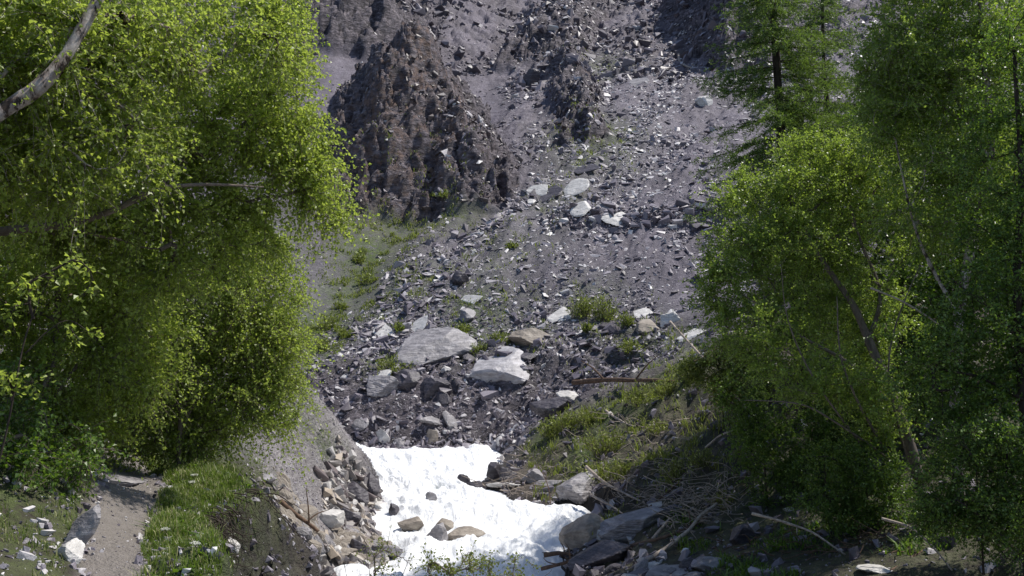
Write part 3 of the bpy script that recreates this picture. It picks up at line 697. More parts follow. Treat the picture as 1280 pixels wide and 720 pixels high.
def small_individuals():
    r = np.random.default_rng(31); lib = {}
    for j in top:
        t = ST[j]; m = 'slab' if t > .84 else 'grey' if t > .6 else 'dark'
        if SWM[j]: m = 'tan' if t > .5 else 'grey'
        v = int(r.integers(0, 6)); flat = SK[j] == 0
        key = (m, v, flat)
        s = SS[j]
        if key not in lib:
            V, Fc = rock_mesh(500+v*7+int(flat), 3, (1, .75, .32 if flat else .62), 11, .05, 0, .5 if flat else 0)
            o = mesh_np('stone', V, Fc, M[m]); lib[key] = o.data
        else:
            o = bpy.data.objects.new('stone', lib[key]); COL.objects.link(o)
        o.name = 'flat_stone' if flat else 'stone'
        o.location = (SX[j], SY[j], SZ[j]+s*.15)
        from mathutils import Matrix
        o.rotation_euler = Matrix(SR[j].tolist()).to_euler(); o.scale = (s, s, s)
        col = {'slab': 'pale', 'grey': 'mid grey', 'dark': 'dark', 'tan': 'tan'}[m]; shp = 'flat slab' if flat else 'angular stone'
        x, y, py = SX[j], SY[j], SPY[j]
        if y > 52: z = 'high on the scree above the pale diamond slab'
        elif y > 46.5: z = 'around the broken ledge halfway up the scree'
        elif y > 39.5: z = 'on the lower scree above the two large boulders'
        elif y > 33 : z = 'in the dark bank below the two large boulders'
        elif x < -1 and y < 17.5: z = 'in the eroded bank beside the footpath'
        elif x < -1: z = 'on the gravel bar and shore below the grey hump'
        else: z = 'on the right bank above the torrent'
        tag(o, f'{col} {shp} {z}', 'stone', f'{col} {shp}s {z}')
small_individuals()
# ------------------------------------------------------------------ plants and wood
UP = np.array([0, 0, 1.])
def norm(a): return a/np.maximum(np.linalg.norm(a, axis=-1, keepdims=True), 1e-9)
def sweep(pts, rad, sides=7, seed=0, rough=.0):
    """one smooth tapered tube along a polyline"""
    pts = np.array(pts, float); rad = np.array(rad, float)
    t = np.arange(len(pts)); n = (len(pts)-1)*7+1; tt = np.linspace(0, len(pts)-1, n)
    i1 = np.clip(np.floor(tt).astype(int), 0, len(pts)-2); u = (tt-i1)[:, None]
    p0 = pts[np.maximum(i1-1, 0)]; p1 = pts[i1]; p2 = pts[i1+1]; p3 = pts[np.minimum(i1+2, len(pts)-1)]
    C = .5*(2*p1+(p2-p0)*u+(2*p0-5*p1+4*p2-p3)*u*u+(3*p1-p0-3*p2+p3)*u**3); Rr = np.interp(tt, t, rad)
    if rough:
        C = C+rough*np.stack([gn(tt*1.3, seed+.5, 1), gn(tt*1.3, seed+.5, 5), gn(tt*1.3, seed+.5, 9)], 1)
        Rr = Rr*(1+.18*gn(tt*3, seed+2.5, 2))
    T = norm(np.gradient(C, axis=0)); A = norm(np.cross(T, np.array([.31, .17, .93]))); B = np.cross(T, A)
    a = np.linspace(0, 2*math.pi, sides, endpoint=False)
    V = C[:, None]+Rr[:, None, None]*(A[:, None]*np.cos(a)[None, :, None]+B[:, None]*np.sin(a)[None, :, None])
    idx = np.arange(n*sides).reshape(n, sides); nx = np.roll(idx, -1, 1)
    Fq = np.stack([idx[:-1], nx[:-1], nx[1:], idx[1:]], -1).reshape(-1, 4)
    V = np.concatenate([V.reshape(-1, 3), C[:1], C[-1:]]); m = n*sides
    cap = np.array([[idx[0, (k+1) % sides], idx[0, k], m, m] for k in range(0)]).reshape(-1, 4)
    tri = np.array([[idx[0, (k+1) % sides], idx[0, k], m] for k in range(sides)]+[[idx[-1, k], idx[-1, (k+1) % sides], m+1] for k in range(sides)])
    return V, Fq, tri
class Parts:
    def __init__(s): s.V = []; s.Q = []; s.T = []; s.off = 0
    def add(s, V, Q=None, T=None):
        s.V.append(V)
        if Q is not None and len(Q): s.Q.append(np.asarray(Q)+s.off)
        if T is not None and len(T): s.T.append(np.asarray(T)+s.off)
        s.off += len(V)
    def build(s, name, mat, parent=None, smooth=True):
        fs = []
        if s.Q: fs.append(np.concatenate(s.Q))
        if s.T: fs.append(np.concatenate(s.T))
        return mesh_np(name, np.concatenate(s.V), fs, mat, parent, smooth=smooth)
def segs(A, B, ra, rb, sides=4):
    """many tapered segments at once"""
    T = norm(B-A); ref = np.where(np.abs(T[:, 2:]) > .9, np.array([[1., 0, 0]]), np.array([[0, 0, 1.]]))
    U = norm(np.cross(T, ref)); W = np.cross(T, U); a = np.linspace(0, 2*math.pi, sides, endpoint=False)
    ring = U[:, None]*np.cos(a)[None, :, None]+W[:, None]*np.sin(a)[None, :, None]
    V = np.concatenate([A[:, None]+ring*ra[:, None, None], B[:, None]+ring*rb[:, None, None]], 1)
    n = len(A); base = (np.arange(n)*2*sides)[:, None]; k = np.arange(sides)[None]; k2 = (k+1) % sides
    Q = np.stack([base+k, base+k2, base+k2+sides, base+k+sides], -1).reshape(-1, 4)
    return V.reshape(-1, 3), Q
def leaves(C, U, L, W, r, up=.5, fold=.25):
    """kite leaves with a folded midrib: centre C, direction U, size L x W"""
    n = len(C); N = norm(r.normal(size=(n, 3))+np.array([0, 0, up])); U = norm(U-(U*N).sum(1)[:, None]*N*.6); S = norm(np.cross(U, N)); N = np.cross(S, U)
    L = L[:, None]; W = W[:, None]
    V = np.stack([C, C+U*L*.42+S*W*.5+N*W*fold, C+U*L, C+U*L*.42-S*W*.5+N*W*fold], 1)
    i = (np.arange(n)*4)[:, None]
    return V.reshape(-1, 3), np.concatenate([i+np.array([[0, 1, 2]]), i+np.array([[0, 2, 3]])], 1).reshape(-1, 3)
def grow(trunks, targets, r, step=.25, wob=.06):
    """join every target point to the closest wood; returns nodes, parents, tip index per target"""
    N, Pn, Dn = [], [], []
    for tr in trunks:
        base = len(N); tr = np.array(tr, float); seg = np.linalg.norm(np.diff(tr, axis=0), axis=1); cum = np.concatenate([[0], np.cumsum(seg)])
        k = max(3, int(cum[-1]/step)); s = np.linspace(0, cum[-1], k)
        pts = np.stack([np.interp(s, cum, tr[:, j]) for j in range(3)], 1)
        for i, p in enumerate(pts):
            N.append(p); Pn.append(base+i-1 if i else -1); Dn.append(norm(pts[min(i+1, k-1)]-pts[max(i-1, 0)]))
    nt = len(N); buf = np.zeros((nt+len(targets)*40, 3)); buf[:nt] = np.array(N); cnt = nt
    D = list(Dn); Pn = list(Pn)
    d0 = np.min(np.linalg.norm(targets[:, None]-buf[None, :nt], axis=2), axis=1); order = np.argsort(d0+r.normal(0, .15, len(d0)))
    tips = []
    lowok = np.array(N)[:, 2].min()+.25*(np.array(N)[:, 2].max()-np.array(N)[:, 2].min())
    for ti in order:
        t = targets[ti]; dv = t-buf[:cnt]; dd = np.linalg.norm(dv, axis=1)
        # prefer wood that lies lower and inwards so branches rise and spread
        cost = dd*(1+.45*np.clip(-dv[:, 2]/np.maximum(dd, .01), 0, 1))
        cost[:nt] += .25
        j = int(np.argmin(cost)); d = dd[j]
        if d < step*.5: tips.append((ti, j)); continue
        p0 = buf[j].copy(); ctrl = p0+D[j]*d*.35+UP*d*.12+r.normal(0, wob*d, 3); m = max(2, int(d/step)+1); par = j
        prev = p0
        for q in range(1, m+1):
            u = q/m; p = (1-u)**2*p0+2*u*(1-u)*ctrl+u*u*t+(r.normal(0, wob*step, 3) if q < m else 0)
            if cnt >= len(buf): buf = np.concatenate([buf, np.zeros((4000, 3))])
            buf[cnt] = p; Pn.append(par); D.append(norm(p-prev)); prev = p; par = cnt; cnt += 1
        tips.append((ti, par))
    return buf[:cnt], np.array(Pn), nt, tips
def in_blobs(blobs, n, r, shell=.42):
    w = np.array([b[3]*b[4] for b in blobs], float); k = r.choice(len(blobs), n, p=w/w.sum())
    B = np.array([b[:6] for b in blobs], float)[k]
    d = norm(r.normal(size=(n, 3))); rad = r.random(n)**shell
    out = np.zeros((n, 3))
    c = np.array([P(*b[:3]) for b in blobs])[k]; s = B[:, 2]/F
    out[:, 0] = c[:, 0]+d[:, 0]*rad*B[:, 3]*s; out[:, 1] = c[:, 1]+d[:, 1]*rad*B[:, 5]; out[:, 2] = c[:, 2]+d[:, 2]*rad*B[:, 4]*s
    return out
def tree(name, label, cat, trunks, rads, blobs, nt=220, tw=7, lp=11, lsize=.042, droop=.5, leafm='birch', barkm='bark', twl=.38, seed=1, group=None, up=.5, rtip=.0028, shell=.42, root=None):
    r = np.random.default_rng(seed); nt = int(nt*LEAF)
    tr = [[P(*p) for p in t] for t in trunks]
    T = in_blobs(blobs, nt, r, shell)
    T = T[T[:, 2] > H(T[:, 0], T[:, 1], detail=False)+.12]
    N, Pn, n0, tips = grow(tr, T, r)
    base = tr[0][0]
    o = empty(name, base, label, cat, group)
    b = np.array(base)
    # wood
    wood = Parts(); loads = np.zeros(len(N))
    for ti, j in tips: loads[j] += 1
    for i in range(len(N)-1, -1, -1):
        if Pn[i] >= 0: loads[Pn[i]] += loads[i]
    rad = rtip*np.maximum(loads, 1)**.5
    sel = np.arange(n0, len(N))
    A = N[Pn[sel]]; B = N[sel]; V, Q = segs(A-b, B-b, np.minimum(rad[Pn[sel]], rad[sel]*1.5), rad[sel], 5); wood.add(V, Q)
    for t, rd in zip(tr, rads):
        V, Q, Tt = sweep(np.array(t)-b, rd, 10, seed, .03); wood.add(V, Q, Tt)
    # twigs
    tn = np.array([N[j] for ti, j in tips]); ctr = np.mean(T, axis=0)
    par = np.array([N[max(Pn[j], 0)] for ti, j in tips]); out = norm(tn-par)
    k = len(tn); S = np.repeat(tn, tw, 0); Pp = np.repeat(par, tw, 0); f = r.random((k*tw, 1))*.8; S = S*(1-f)+Pp*f
    Dd = norm(np.repeat(out, tw, 0)*.7+r.normal(0, .75, (k*tw, 3))+UP*.1); l = twl*(.5+.9*r.random(k*tw)); 
    big = np.repeat(r.random(k), tw)
    def pt(t): return S+Dd*(l*t)[:, None]-UP[None]*(droop*l*t*t)[:, None]
    ts = [np.full(len(S), v) for v in (0, .5, 1)]; pp = [pt(t) for t in ts]
    for a_, b_, r1, r2 in ((0, 1, .0022, .0016), (1, 2, .0016, .0008)):
        V, Q = segs(pp[a_]-b, pp[b_]-b, np.full(len(S), r1*1.2), np.full(len(S), r2), 3); wood.add(V, Q)
    wood.build('trunk', M[barkm], o)
    # leaves
    cnt = max(1, int(lp)); t = np.tile((np.arange(cnt)+.6)/cnt, len(S))+r.normal(0, .04, len(S)*cnt)
    S2, D2, l2 = [np.repeat(a, cnt, 0) for a in (S, Dd, l)]
    C = S2+D2*(l2*t)[:, None]-UP*(droop*l2*t*t)[:, None]; n = len(C)
    C = C+r.normal(0, lsize*.35, (n, 3))
    U = norm(D2*.4+r.normal(0, .7, (n, 3))-UP*droop*.9)
    sz = lsize*(.65+.6*r.random(n)); V, Q = leaves(C-b, U, sz, sz*.78, r, up)
    rn = np.clip(.25*np.repeat(np.repeat(r.random(k), tw), cnt)+.2*np.repeat(r.random(len(S)), cnt)+.55*r.random(n), 0, 1)
    mesh_np('crown', V, Q, M[leafm], o, attrs=dict(rnd=('FACE', np.repeat(rn, 2))))
    return o
# left bank -----------------------------------------------------------------
tree('birch_tree', 'large birch with a thick white trunk leaning in across the upper left corner', 'tree',
 [[(-330,900,6.3),(-230,500,6.4),(-120,230,6.6),(0,143,6.8),(68,88,7),(132,-15,7.2),(230,-220,7.6)], [(62,95,7.0),(80,70,7.2),(100,58,7.5),(150,20,7.8)]],
 [[.12,.10,.075,.058,.048,.04,.03], [.03,.022,.016,.008]],
 [(40,50,7.6,150,110,.9),(190,50,8.4,110,95,.9),(300,45,9.2,85,65,.8),(110,190,8,110,80,.8),(-60,120,7.4,100,120,.8),(355,35,9.6,42,45,.5)], 440, 12, 14, .041, .35, 'birch', 'white', .36, 1)
tree('birch_tree', 'birch whose bare limb reaches level to the right below the large white trunk', 'tree',
 [[(-190,800,8.6),(-150,450,8.6),(-80,312,8.6),(0,290,8.4),(110,275,8.4),(180,246,8.6),(238,230,8.9),(330,231,9.6)], [(120,272,9.2),(200,235,9.5),(240,190,9.8),(300,160,10)], [(80,285,9.2),(150,300,9.5),(200,312,9.7)]],
 [[.12,.1,.07,.04,.032,.026,.018,.007],[.02,.016,.012,.006],[.018,.012,.006]],
 [(250,160,10,110,80,.8),(350,175,10.3,62,70,.6),(395,225,10.4,40,45,.5),(60,250,9.6,110,80,.9),(190,300,10,100,75,.8),(290,275,10.4,75,60,.7),(330,110,10.5,60,50,.6),(412,262,10.4,22,30,.3),(-20,200,9,80,90,.8)], 460, 12, 14, .042, .45, 'birch', 'bark', .40, 2)
tree('birch_tree', 'slender drooping birch on the verge, its pale green crown overhanging the grey hump', 'tree',
 [[(222,600,12.6),(226,520,12.6),(215,450,12.7),(228,380,12.8),(250,300,12.9)], [(226,540,12.6),(250,490,12.7),(285,420,12.9),(310,360,13)], [(236,596,12.9),(243,540,13),(262,480,13.1)]],
 [[.034,.03,.026,.02,.010],[.026,.022,.016,.01],[.018,.014,.01]],
 [(240,390,12.9,110,95,.9),(320,375,13,55,80,.7),(335,450,13.1,48,60,.6),(200,470,12.8,100,70,.8),(285,490,13,65,50,.7),(262,530,13,60,32,.6),(352,440,13.2,34,40,.4),(345,505,13.2,36,34,.4),(190,540,13,80,34,.6),(240,560,13,60,22,.5),(140,470,13,90,70,.8),(290,310,13.1,70,50,.6)], 560, 12, 14, .042, .6, 'birch', 'bark', .46, 3)
tree('birch_tree', 'shaded birch left of the slender drooping birch, behind the bright maple sprigs', 'tree',
 [[(40,640,10.2),(55,520,10.2),(72,430,10.3),(70,330,10.4),(90,250,10.6)], [(58,510,10.2),(110,440,10.4),(150,390,10.6)], [(66,600,10.8),(80,530,10.8),(120,480,10.9)]],
 [[.06,.05,.04,.028,.012],[.024,.018,.01],[.018,.014,.008]],
 [(60,400,10.6,120,110,.9),(150,430,10.9,80,90,.8),(20,510,10.2,90,60,.7),(110,520,10.9,80,40,.6),(-60,420,10,80,140,.8),(150,350,11,70,70,.7)], 420, 11, 13, .043, .5, 'birch', 'bark', .4, 4)
tree('maple_sapling', 'young maple with large bright leaves in front of the shaded left birch', 'sapling',
 [[(-30,720,6.6),(0,560,6.7),(30,430,6.8),(60,350,6.9)], [(30,440,6.8),(80,400,6.9),(118,420,7)]],
 [[.010,.008,.006,.003],[.005,.004,.003]],
 [(45,352,6.9,28,14,.12),(100,330,7,24,12,.12),(108,378,7,16,10,.1),(116,418,7,14,12,.1),(20,385,6.8,20,12,.12),(25,470,6.8,30,16,.2)], 30, 3, 4, .048, .25, 'birch', 'darkbark', .14, 5, up=1.2)
tree('hazel_bush', 'dark leafy bush crowding the left side of the footpath', 'bush',
 [[(30,690,8.4),(35,620,8.4),(45,560,8.5)], [(60,680,8.6),(80,620,8.7),(110,575,8.8)], [(0,700,8.2),(-20,620,8.2),(-30,560,8.3)]],
 [[.016,.012,.006],[.014,.01,.005],[.014,.01,.005]],
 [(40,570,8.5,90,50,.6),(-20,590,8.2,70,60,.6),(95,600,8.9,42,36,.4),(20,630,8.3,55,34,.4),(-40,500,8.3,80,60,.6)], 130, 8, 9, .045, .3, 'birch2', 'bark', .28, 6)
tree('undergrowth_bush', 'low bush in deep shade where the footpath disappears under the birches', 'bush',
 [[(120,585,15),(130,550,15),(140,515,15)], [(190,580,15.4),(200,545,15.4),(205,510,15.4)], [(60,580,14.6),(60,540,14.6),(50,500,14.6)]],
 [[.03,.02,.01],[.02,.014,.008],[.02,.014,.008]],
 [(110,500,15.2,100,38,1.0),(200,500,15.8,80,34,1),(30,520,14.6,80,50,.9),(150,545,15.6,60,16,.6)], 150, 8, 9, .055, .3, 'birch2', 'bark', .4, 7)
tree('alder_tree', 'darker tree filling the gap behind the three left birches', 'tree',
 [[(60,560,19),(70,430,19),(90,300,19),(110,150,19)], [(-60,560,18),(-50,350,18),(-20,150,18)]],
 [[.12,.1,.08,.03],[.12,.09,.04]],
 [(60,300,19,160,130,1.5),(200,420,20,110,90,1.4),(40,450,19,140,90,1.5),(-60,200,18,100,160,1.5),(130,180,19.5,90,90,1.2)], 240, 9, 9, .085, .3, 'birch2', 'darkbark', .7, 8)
# right bank ----------------------------------------------------------------
tree('willow_tree', 'leaning willow with many bare grey boughs whose bright left edge hangs over the scree', 'tree',
 [[(1150,600,16.6),(1120,510,16.6),(1092,440,16.7),(1062,375,16.8),(1020,312,17),(990,250,17.2)], [(1110,500,16.6),(1060,455,16.5),(1000,420,16.5),(960,380,16.6)], [(1085,425,16.7),(1100,370,16.8),(1075,300,16.9),(1060,250,17)], [(1130,520,16.6),(1080,480,16.3),(1020,470,16.1),(985,440,16)], [(1105,560,15.6),(1070,500,15.4),(1050,440,15.3),(1045,370,15.3)], [(1120,580,15.8),(1060,540,15.4),(1000,505,15.2),(930,500,15.2)], [(1130,560,15.9),(1110,470,15.6),(1125,390,15.5),(1150,330,15.5)], [(1080,560,15.6),(1020,480,15.4),(985,400,15.4),(975,330,15.4)]],
 [[.11,.09,.075,.055,.035,.012],[.045,.034,.024,.01],[.045,.035,.022,.01],[.04,.03,.02,.01],[.022,.018,.014,.006],[.02,.016,.012,.006],[.02,.016,.012,.006],[.018,.014,.01,.005]],
 [(975,245,17.2,70,48,.9),(1030,205,17.3,75,50,.9),(925,305,16.9,45,60,.8),(1000,330,17.2,85,75,1),(903,380,16.7,30,40,.6),(950,420,16.5,72,45,.8),(1080,270,17.5,80,80,1),(1070,400,17.4,80,80,1),(1095,210,17.6,50,60,.8),(1010,470,15.8,80,40,.7),(1090,500,15.8,60,50,.7),(885,350,16.8,18,40,.4),(905,250,17,24,24,.5)], 600, 11, 14, .046, .15, 'willow', 'bark', .38, 11)
tree('birch_tree', 'tall birch with a thin pale trunk at the upper right behind the willow', 'tree',
 [[(1200,660,15),(1195,450,15.1),(1215,300,15.2),(1240,190,15.3),(1228,60,15.4),(1222,-120,15.6)], [(1236,200,15.3),(1190,110,15.4),(1160,20,15.5)], [(1200,400,15.1),(1150,300,15.3),(1120,180,15.4)]],
 [[.1,.085,.075,.06,.045,.02],[.03,.02,.01],[.035,.024,.012]],
 [(1130,55,15.5,50,75,.8),(1175,100,15.6,85,110,1),(1110,140,15.5,45,60,.7),(1230,40,15.5,80,100,1),(1165,235,15.6,90,90,1),(1090,90,15.6,25,40,.4),(1240,220,15.5,70,90,.9),(1180,-60,15.6,100,70,1)], 620, 11, 14, .046, .3, 'willow', 'white', .38, 12)
tree('birch_tree', 'dark leafy tree at the right edge, nearest to the stream bank', 'tree',
 [[(1290,760,12.6),(1285,560,12.7),(1270,400,12.8),(1275,240,12.9),(1268,60,13)], [(1275,420,12.8),(1230,380,12.9),(1190,350,13)], [(1280,500,12.7),(1220,470,12.7),(1170,460,12.8)]],
 [[.09,.075,.06,.04,.02],[.028,.02,.01],[.028,.02,.01]],
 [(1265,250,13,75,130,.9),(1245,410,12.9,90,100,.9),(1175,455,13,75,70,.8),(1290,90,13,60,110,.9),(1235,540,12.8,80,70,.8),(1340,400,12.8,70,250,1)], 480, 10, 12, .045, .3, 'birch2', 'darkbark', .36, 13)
tree('alder_tree', 'alder in the shaded thicket between the willow and the right edge', 'tree',
 [[(1120,690,18.6),(1120,560,18.6),(1125,420,18.8),(1130,280,19)], [(1118,580,18.6),(1170,480,18.8),(1200,380,19)]],
 [[.1,.085,.06,.02],[.04,.03,.012]],
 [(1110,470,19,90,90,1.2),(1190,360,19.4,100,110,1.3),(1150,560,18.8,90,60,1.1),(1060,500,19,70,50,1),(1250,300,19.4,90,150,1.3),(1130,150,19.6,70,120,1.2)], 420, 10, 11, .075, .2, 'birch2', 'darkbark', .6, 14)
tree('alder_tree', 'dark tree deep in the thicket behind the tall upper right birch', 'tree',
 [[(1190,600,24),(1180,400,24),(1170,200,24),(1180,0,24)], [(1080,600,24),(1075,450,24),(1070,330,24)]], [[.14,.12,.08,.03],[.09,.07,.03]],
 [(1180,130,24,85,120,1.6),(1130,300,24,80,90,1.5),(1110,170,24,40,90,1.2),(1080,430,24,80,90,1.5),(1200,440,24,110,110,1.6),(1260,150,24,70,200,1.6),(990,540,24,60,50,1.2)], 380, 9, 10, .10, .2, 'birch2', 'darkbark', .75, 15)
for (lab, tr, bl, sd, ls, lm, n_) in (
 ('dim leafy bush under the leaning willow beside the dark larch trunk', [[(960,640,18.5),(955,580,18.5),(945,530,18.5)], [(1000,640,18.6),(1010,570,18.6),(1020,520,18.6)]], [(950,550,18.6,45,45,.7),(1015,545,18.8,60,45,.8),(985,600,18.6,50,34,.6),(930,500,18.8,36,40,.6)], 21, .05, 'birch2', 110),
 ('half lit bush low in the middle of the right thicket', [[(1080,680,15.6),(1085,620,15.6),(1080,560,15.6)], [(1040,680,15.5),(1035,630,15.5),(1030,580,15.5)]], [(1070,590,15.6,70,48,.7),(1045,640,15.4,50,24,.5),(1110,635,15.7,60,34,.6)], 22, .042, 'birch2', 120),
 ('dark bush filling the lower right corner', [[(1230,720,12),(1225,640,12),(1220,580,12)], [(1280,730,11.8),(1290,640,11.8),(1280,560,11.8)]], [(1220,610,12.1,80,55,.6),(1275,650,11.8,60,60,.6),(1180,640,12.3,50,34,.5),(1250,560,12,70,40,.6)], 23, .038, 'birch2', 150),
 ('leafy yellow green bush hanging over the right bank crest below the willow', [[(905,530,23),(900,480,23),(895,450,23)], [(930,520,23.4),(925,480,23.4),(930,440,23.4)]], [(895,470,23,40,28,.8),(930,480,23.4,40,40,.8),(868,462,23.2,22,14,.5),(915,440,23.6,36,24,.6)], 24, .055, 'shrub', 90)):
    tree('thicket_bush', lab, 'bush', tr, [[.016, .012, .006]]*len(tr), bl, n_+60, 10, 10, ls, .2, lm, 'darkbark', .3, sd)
tree('willow_sprig', 'thin leafy shoots rising in front of the white water at the bottom edge', 'shrub',
 [[(600,800,9),(590,740,9),(575,690,9)], [(610,810,9),(625,745,9),(640,700,9)], [(600,800,8.9),(560,745,8.9),(535,715,8.9)],[(620,800,9),(660,740,9.1),(690,712,9.1)]],
 [[.006,.004,.002]]*4, [(590,715,9,55,26,.3),(550,720,9,26,20,.2),(640,718,9,45,18,.3)], 60, 3, 7, .028, .1, 'shrub', 'bark', .16, 31, rtip=.0016)
tree('willow_sprig', 'few thin twigs standing in front of the gravel bar left of the leafy shoots', 'shrub',
 [[(470,790,9),(465,730,9),(455,670,9)], [(480,790,9),(500,730,9),(515,690,9)], [(470,800,9),(440,740,9),(430,700,9)]],
 [[.005,.0035,.002]]*3, [(470,690,9,40,30,.3),(505,705,9,26,20,.2)], 26, 2, 5, .026, .1, 'shrub', 'bark', .16, 32, rtip=.0016)
# larches ---------------------------------------------------------------------
def larch(label, trunk, rad, y_top, y_bot, Y, wid, seed, lowgaps=False):
    r = np.random.default_rng(seed); tr = np.array([P(*p) for p in trunk]); base = tr[0]
    o = empty('larch_tree', base, label, 'tree', None); w = Parts(); V, Q, T = sweep(tr-base, rad, 12, seed, .03); w.add(V, Q, T)
    tt = np.linspace(0, len(tr)-1, 400); line = np.stack([np.interp(tt, range(len(tr)), tr[:, j]) for j in range(3)], 1)
    zt = P(0, y_top, Y)[2]; zb = P(0, y_bot, Y)[2]; s = Y/F; A_, B_, RA, RB = [], [], [], []; LC, LU = [], []
    z = zb
    while z < zt:
        f = (z-zb)/(zt-zb); i = int(np.argmin(np.abs(line[:, 2]-z))); c0 = line[i]
        for q in range(int(r.integers(4, 7))):
            a = r.uniform(0, 2*math.pi); Lg = np.interp(f, wid[0], wid[1])*s*r.uniform(.6, 1.15)
            if Lg < .1: continue
            d = np.array([math.cos(a), math.sin(a), 0]); m = max(5, int(Lg/.14)); u = np.linspace(0, 1, m+1)
            rise = r.uniform(-.1, .18); C = c0+d*(Lg*u)[:, None]+UP*(Lg*(rise*u-.30*u**1.6+.16*u**4))[:, None]+np.cumsum(r.normal(0, .012, (m+1, 3)), 0)
            rr = .004+.013*(1-u)*Lg/2; A_.append(C[:-1]); B_.append(C[1:]); RA.append(rr[:-1]); RB.append(rr[1:])
            for h in range(1, m+1):
                for sd in (-1, 1):
                    if r.random() < .22: continue
                    l = Lg*.30*(1.05-u[h])*r.uniform(.5, 1.3)+.10; e = norm(d*.75+sd*np.array([-d[1], d[0], 0])*.75+r.normal(0, .15, 3)-UP*r.uniform(.1, .5))
                    p = C[h]; k = max(2, int(l/.05)); v = np.linspace(0, 1, k+1)[:, None]; cc = p+e*l*v-UP*.35*l*v**2
                    A_.append(cc[[0, k//2]]); B_.append(cc[[k//2, k]]); RA.append(np.array([.0035, .0028])); RB.append(np.array([.0028, .0015]))
                    LC.append(cc[1:]); LU.append(np.repeat(e[None], k, 0))
        z += r.uniform(.16, .32)
    V, Q = segs(np.concatenate(A_)-base, np.concatenate(B_)-base, np.concatenate(RA), np.concatenate(RB), 4); w.add(V, Q); w.build('trunk', M['darkbark'], o)
    C = np.concatenate(LC); U = np.concatenate(LU); nr = 6; C = np.repeat(C, nr, 0)+r.normal(0, .012, (len(C)*nr, 3)); U = norm(np.repeat(U, nr, 0)*.5+r.normal(0, .7, (len(C), 3))+UP*.25)
    n = len(C); V, Q = leaves(C-base, U, r.uniform(.06, .10, n), r.uniform(.012, .022, n), r, .4, .1)
    mesh_np('crown', V, Q, M['larch'], o, attrs=dict(rnd=('FACE', np.repeat(r.random(n), 2))))
larch('taller larch with long drooping boughs, its dark trunk showing down in the thicket', [(1004,615,21),(1000,440,21),(985,260,21),(972,100,21.1),(964,-60,21.2),(960,-200,21.3)], [.17,.15,.12,.09,.06,.02], -160, 420, 21, ([0, .25, .45, .62, .8, 1], [130, 125, 110, 88, 60, 15]), 41)
larch('slimmer larch standing to the right behind the taller larch', [(1055,600,24),(1048,400,24),(1036,180,24),(1030,60,24),(1026,-100,24)], [.13,.11,.08,.05,.015], -80, 380, 24, ([0, .4, .6, .8, 1], [100, 92, 74, 44, 10]), 42)
# shrubs on the scree and banks --------------------------------------------------
SHR = [
 (448,325,9,8,'small dark green bush, the top one in the green gully left of the scree'), (460,350,12,8,'green bush in the gully just below the topmost one'),
 (410,405,14,10,'bright green bush low in the green gully'), (404,432,14,12,'leafy bush at the foot of the green gully next to the birch tips'), (432,418,10,7,'small green tuft right of the leafy bush at the gully foot'),
 (425,385,8,5,'small green tuft halfway down the gully'), (488,457,24,9,'yellow green cushion between the thin pale slabs and the banded boulder'),
 (500,410,8,7,'green tuft beside the long narrow pale slab'), (577,413,10,7,'green tuft behind the banded boulder, right side'), (624,424,16,8,'green tuft between the pale faceted boulder and the brownish boulder'),
 (600,437,12,6,'green tuft directly left of the pale faceted boulder'), (728,385,16,22,'yellow green shrub alone in the middle of the slope, left stem of a pair'), (756,388,16,22,'yellow green shrub alone in the middle of the slope, right stem of a pair'),
 (735,410,7,10,'small hanging tuft below the pair of yellow green shrubs'), (782,405,10,14,'sparse green shrub left of the pinkish striped boulder'), (790,440,16,10,'low leafy tuft above the fallen log'),
 (690,537,16,14,'grassy shrub on the left tip of the right bank'), (712,528,22,14,'grassy shrub on the right bank below the pale topped boulder'), (740,520,20,12,'yellow green shrub on the bank crest below the fallen log'),
 (758,555,26,20,'round green shrub at the centre of the right bank'), (748,592,26,14,'green shrub just above the blocky boulder'), (775,590,20,14,'loose green shrub right of the blocky boulder'),
 (800,495,24,14,'yellow green shrub on the crest just below the fallen log'), (835,487,24,14,'yellow green shrub at the right end of the fallen log'), (860,470,20,12,'yellow green shrub above the dark hollow of the right bank'), (825,535,22,10,'trailing green shrub across the dark right bank'),
 (850,590,24,16,'thin green shrub in the dark slope above the driftwood'), (880,575,22,14,'dim green shrub at the edge of the shade above the driftwood'), (905,625,16,12,'broad leaved plant at the end of the driftwood'),
 (535,245,8,5,'tiny green tuft under the foot of the brown buttress'), (555,250,8,5,'tiny green tuft right of the one under the brown buttress'), (640,308,7,5,'tiny green tuft in the middle of the open scree')]
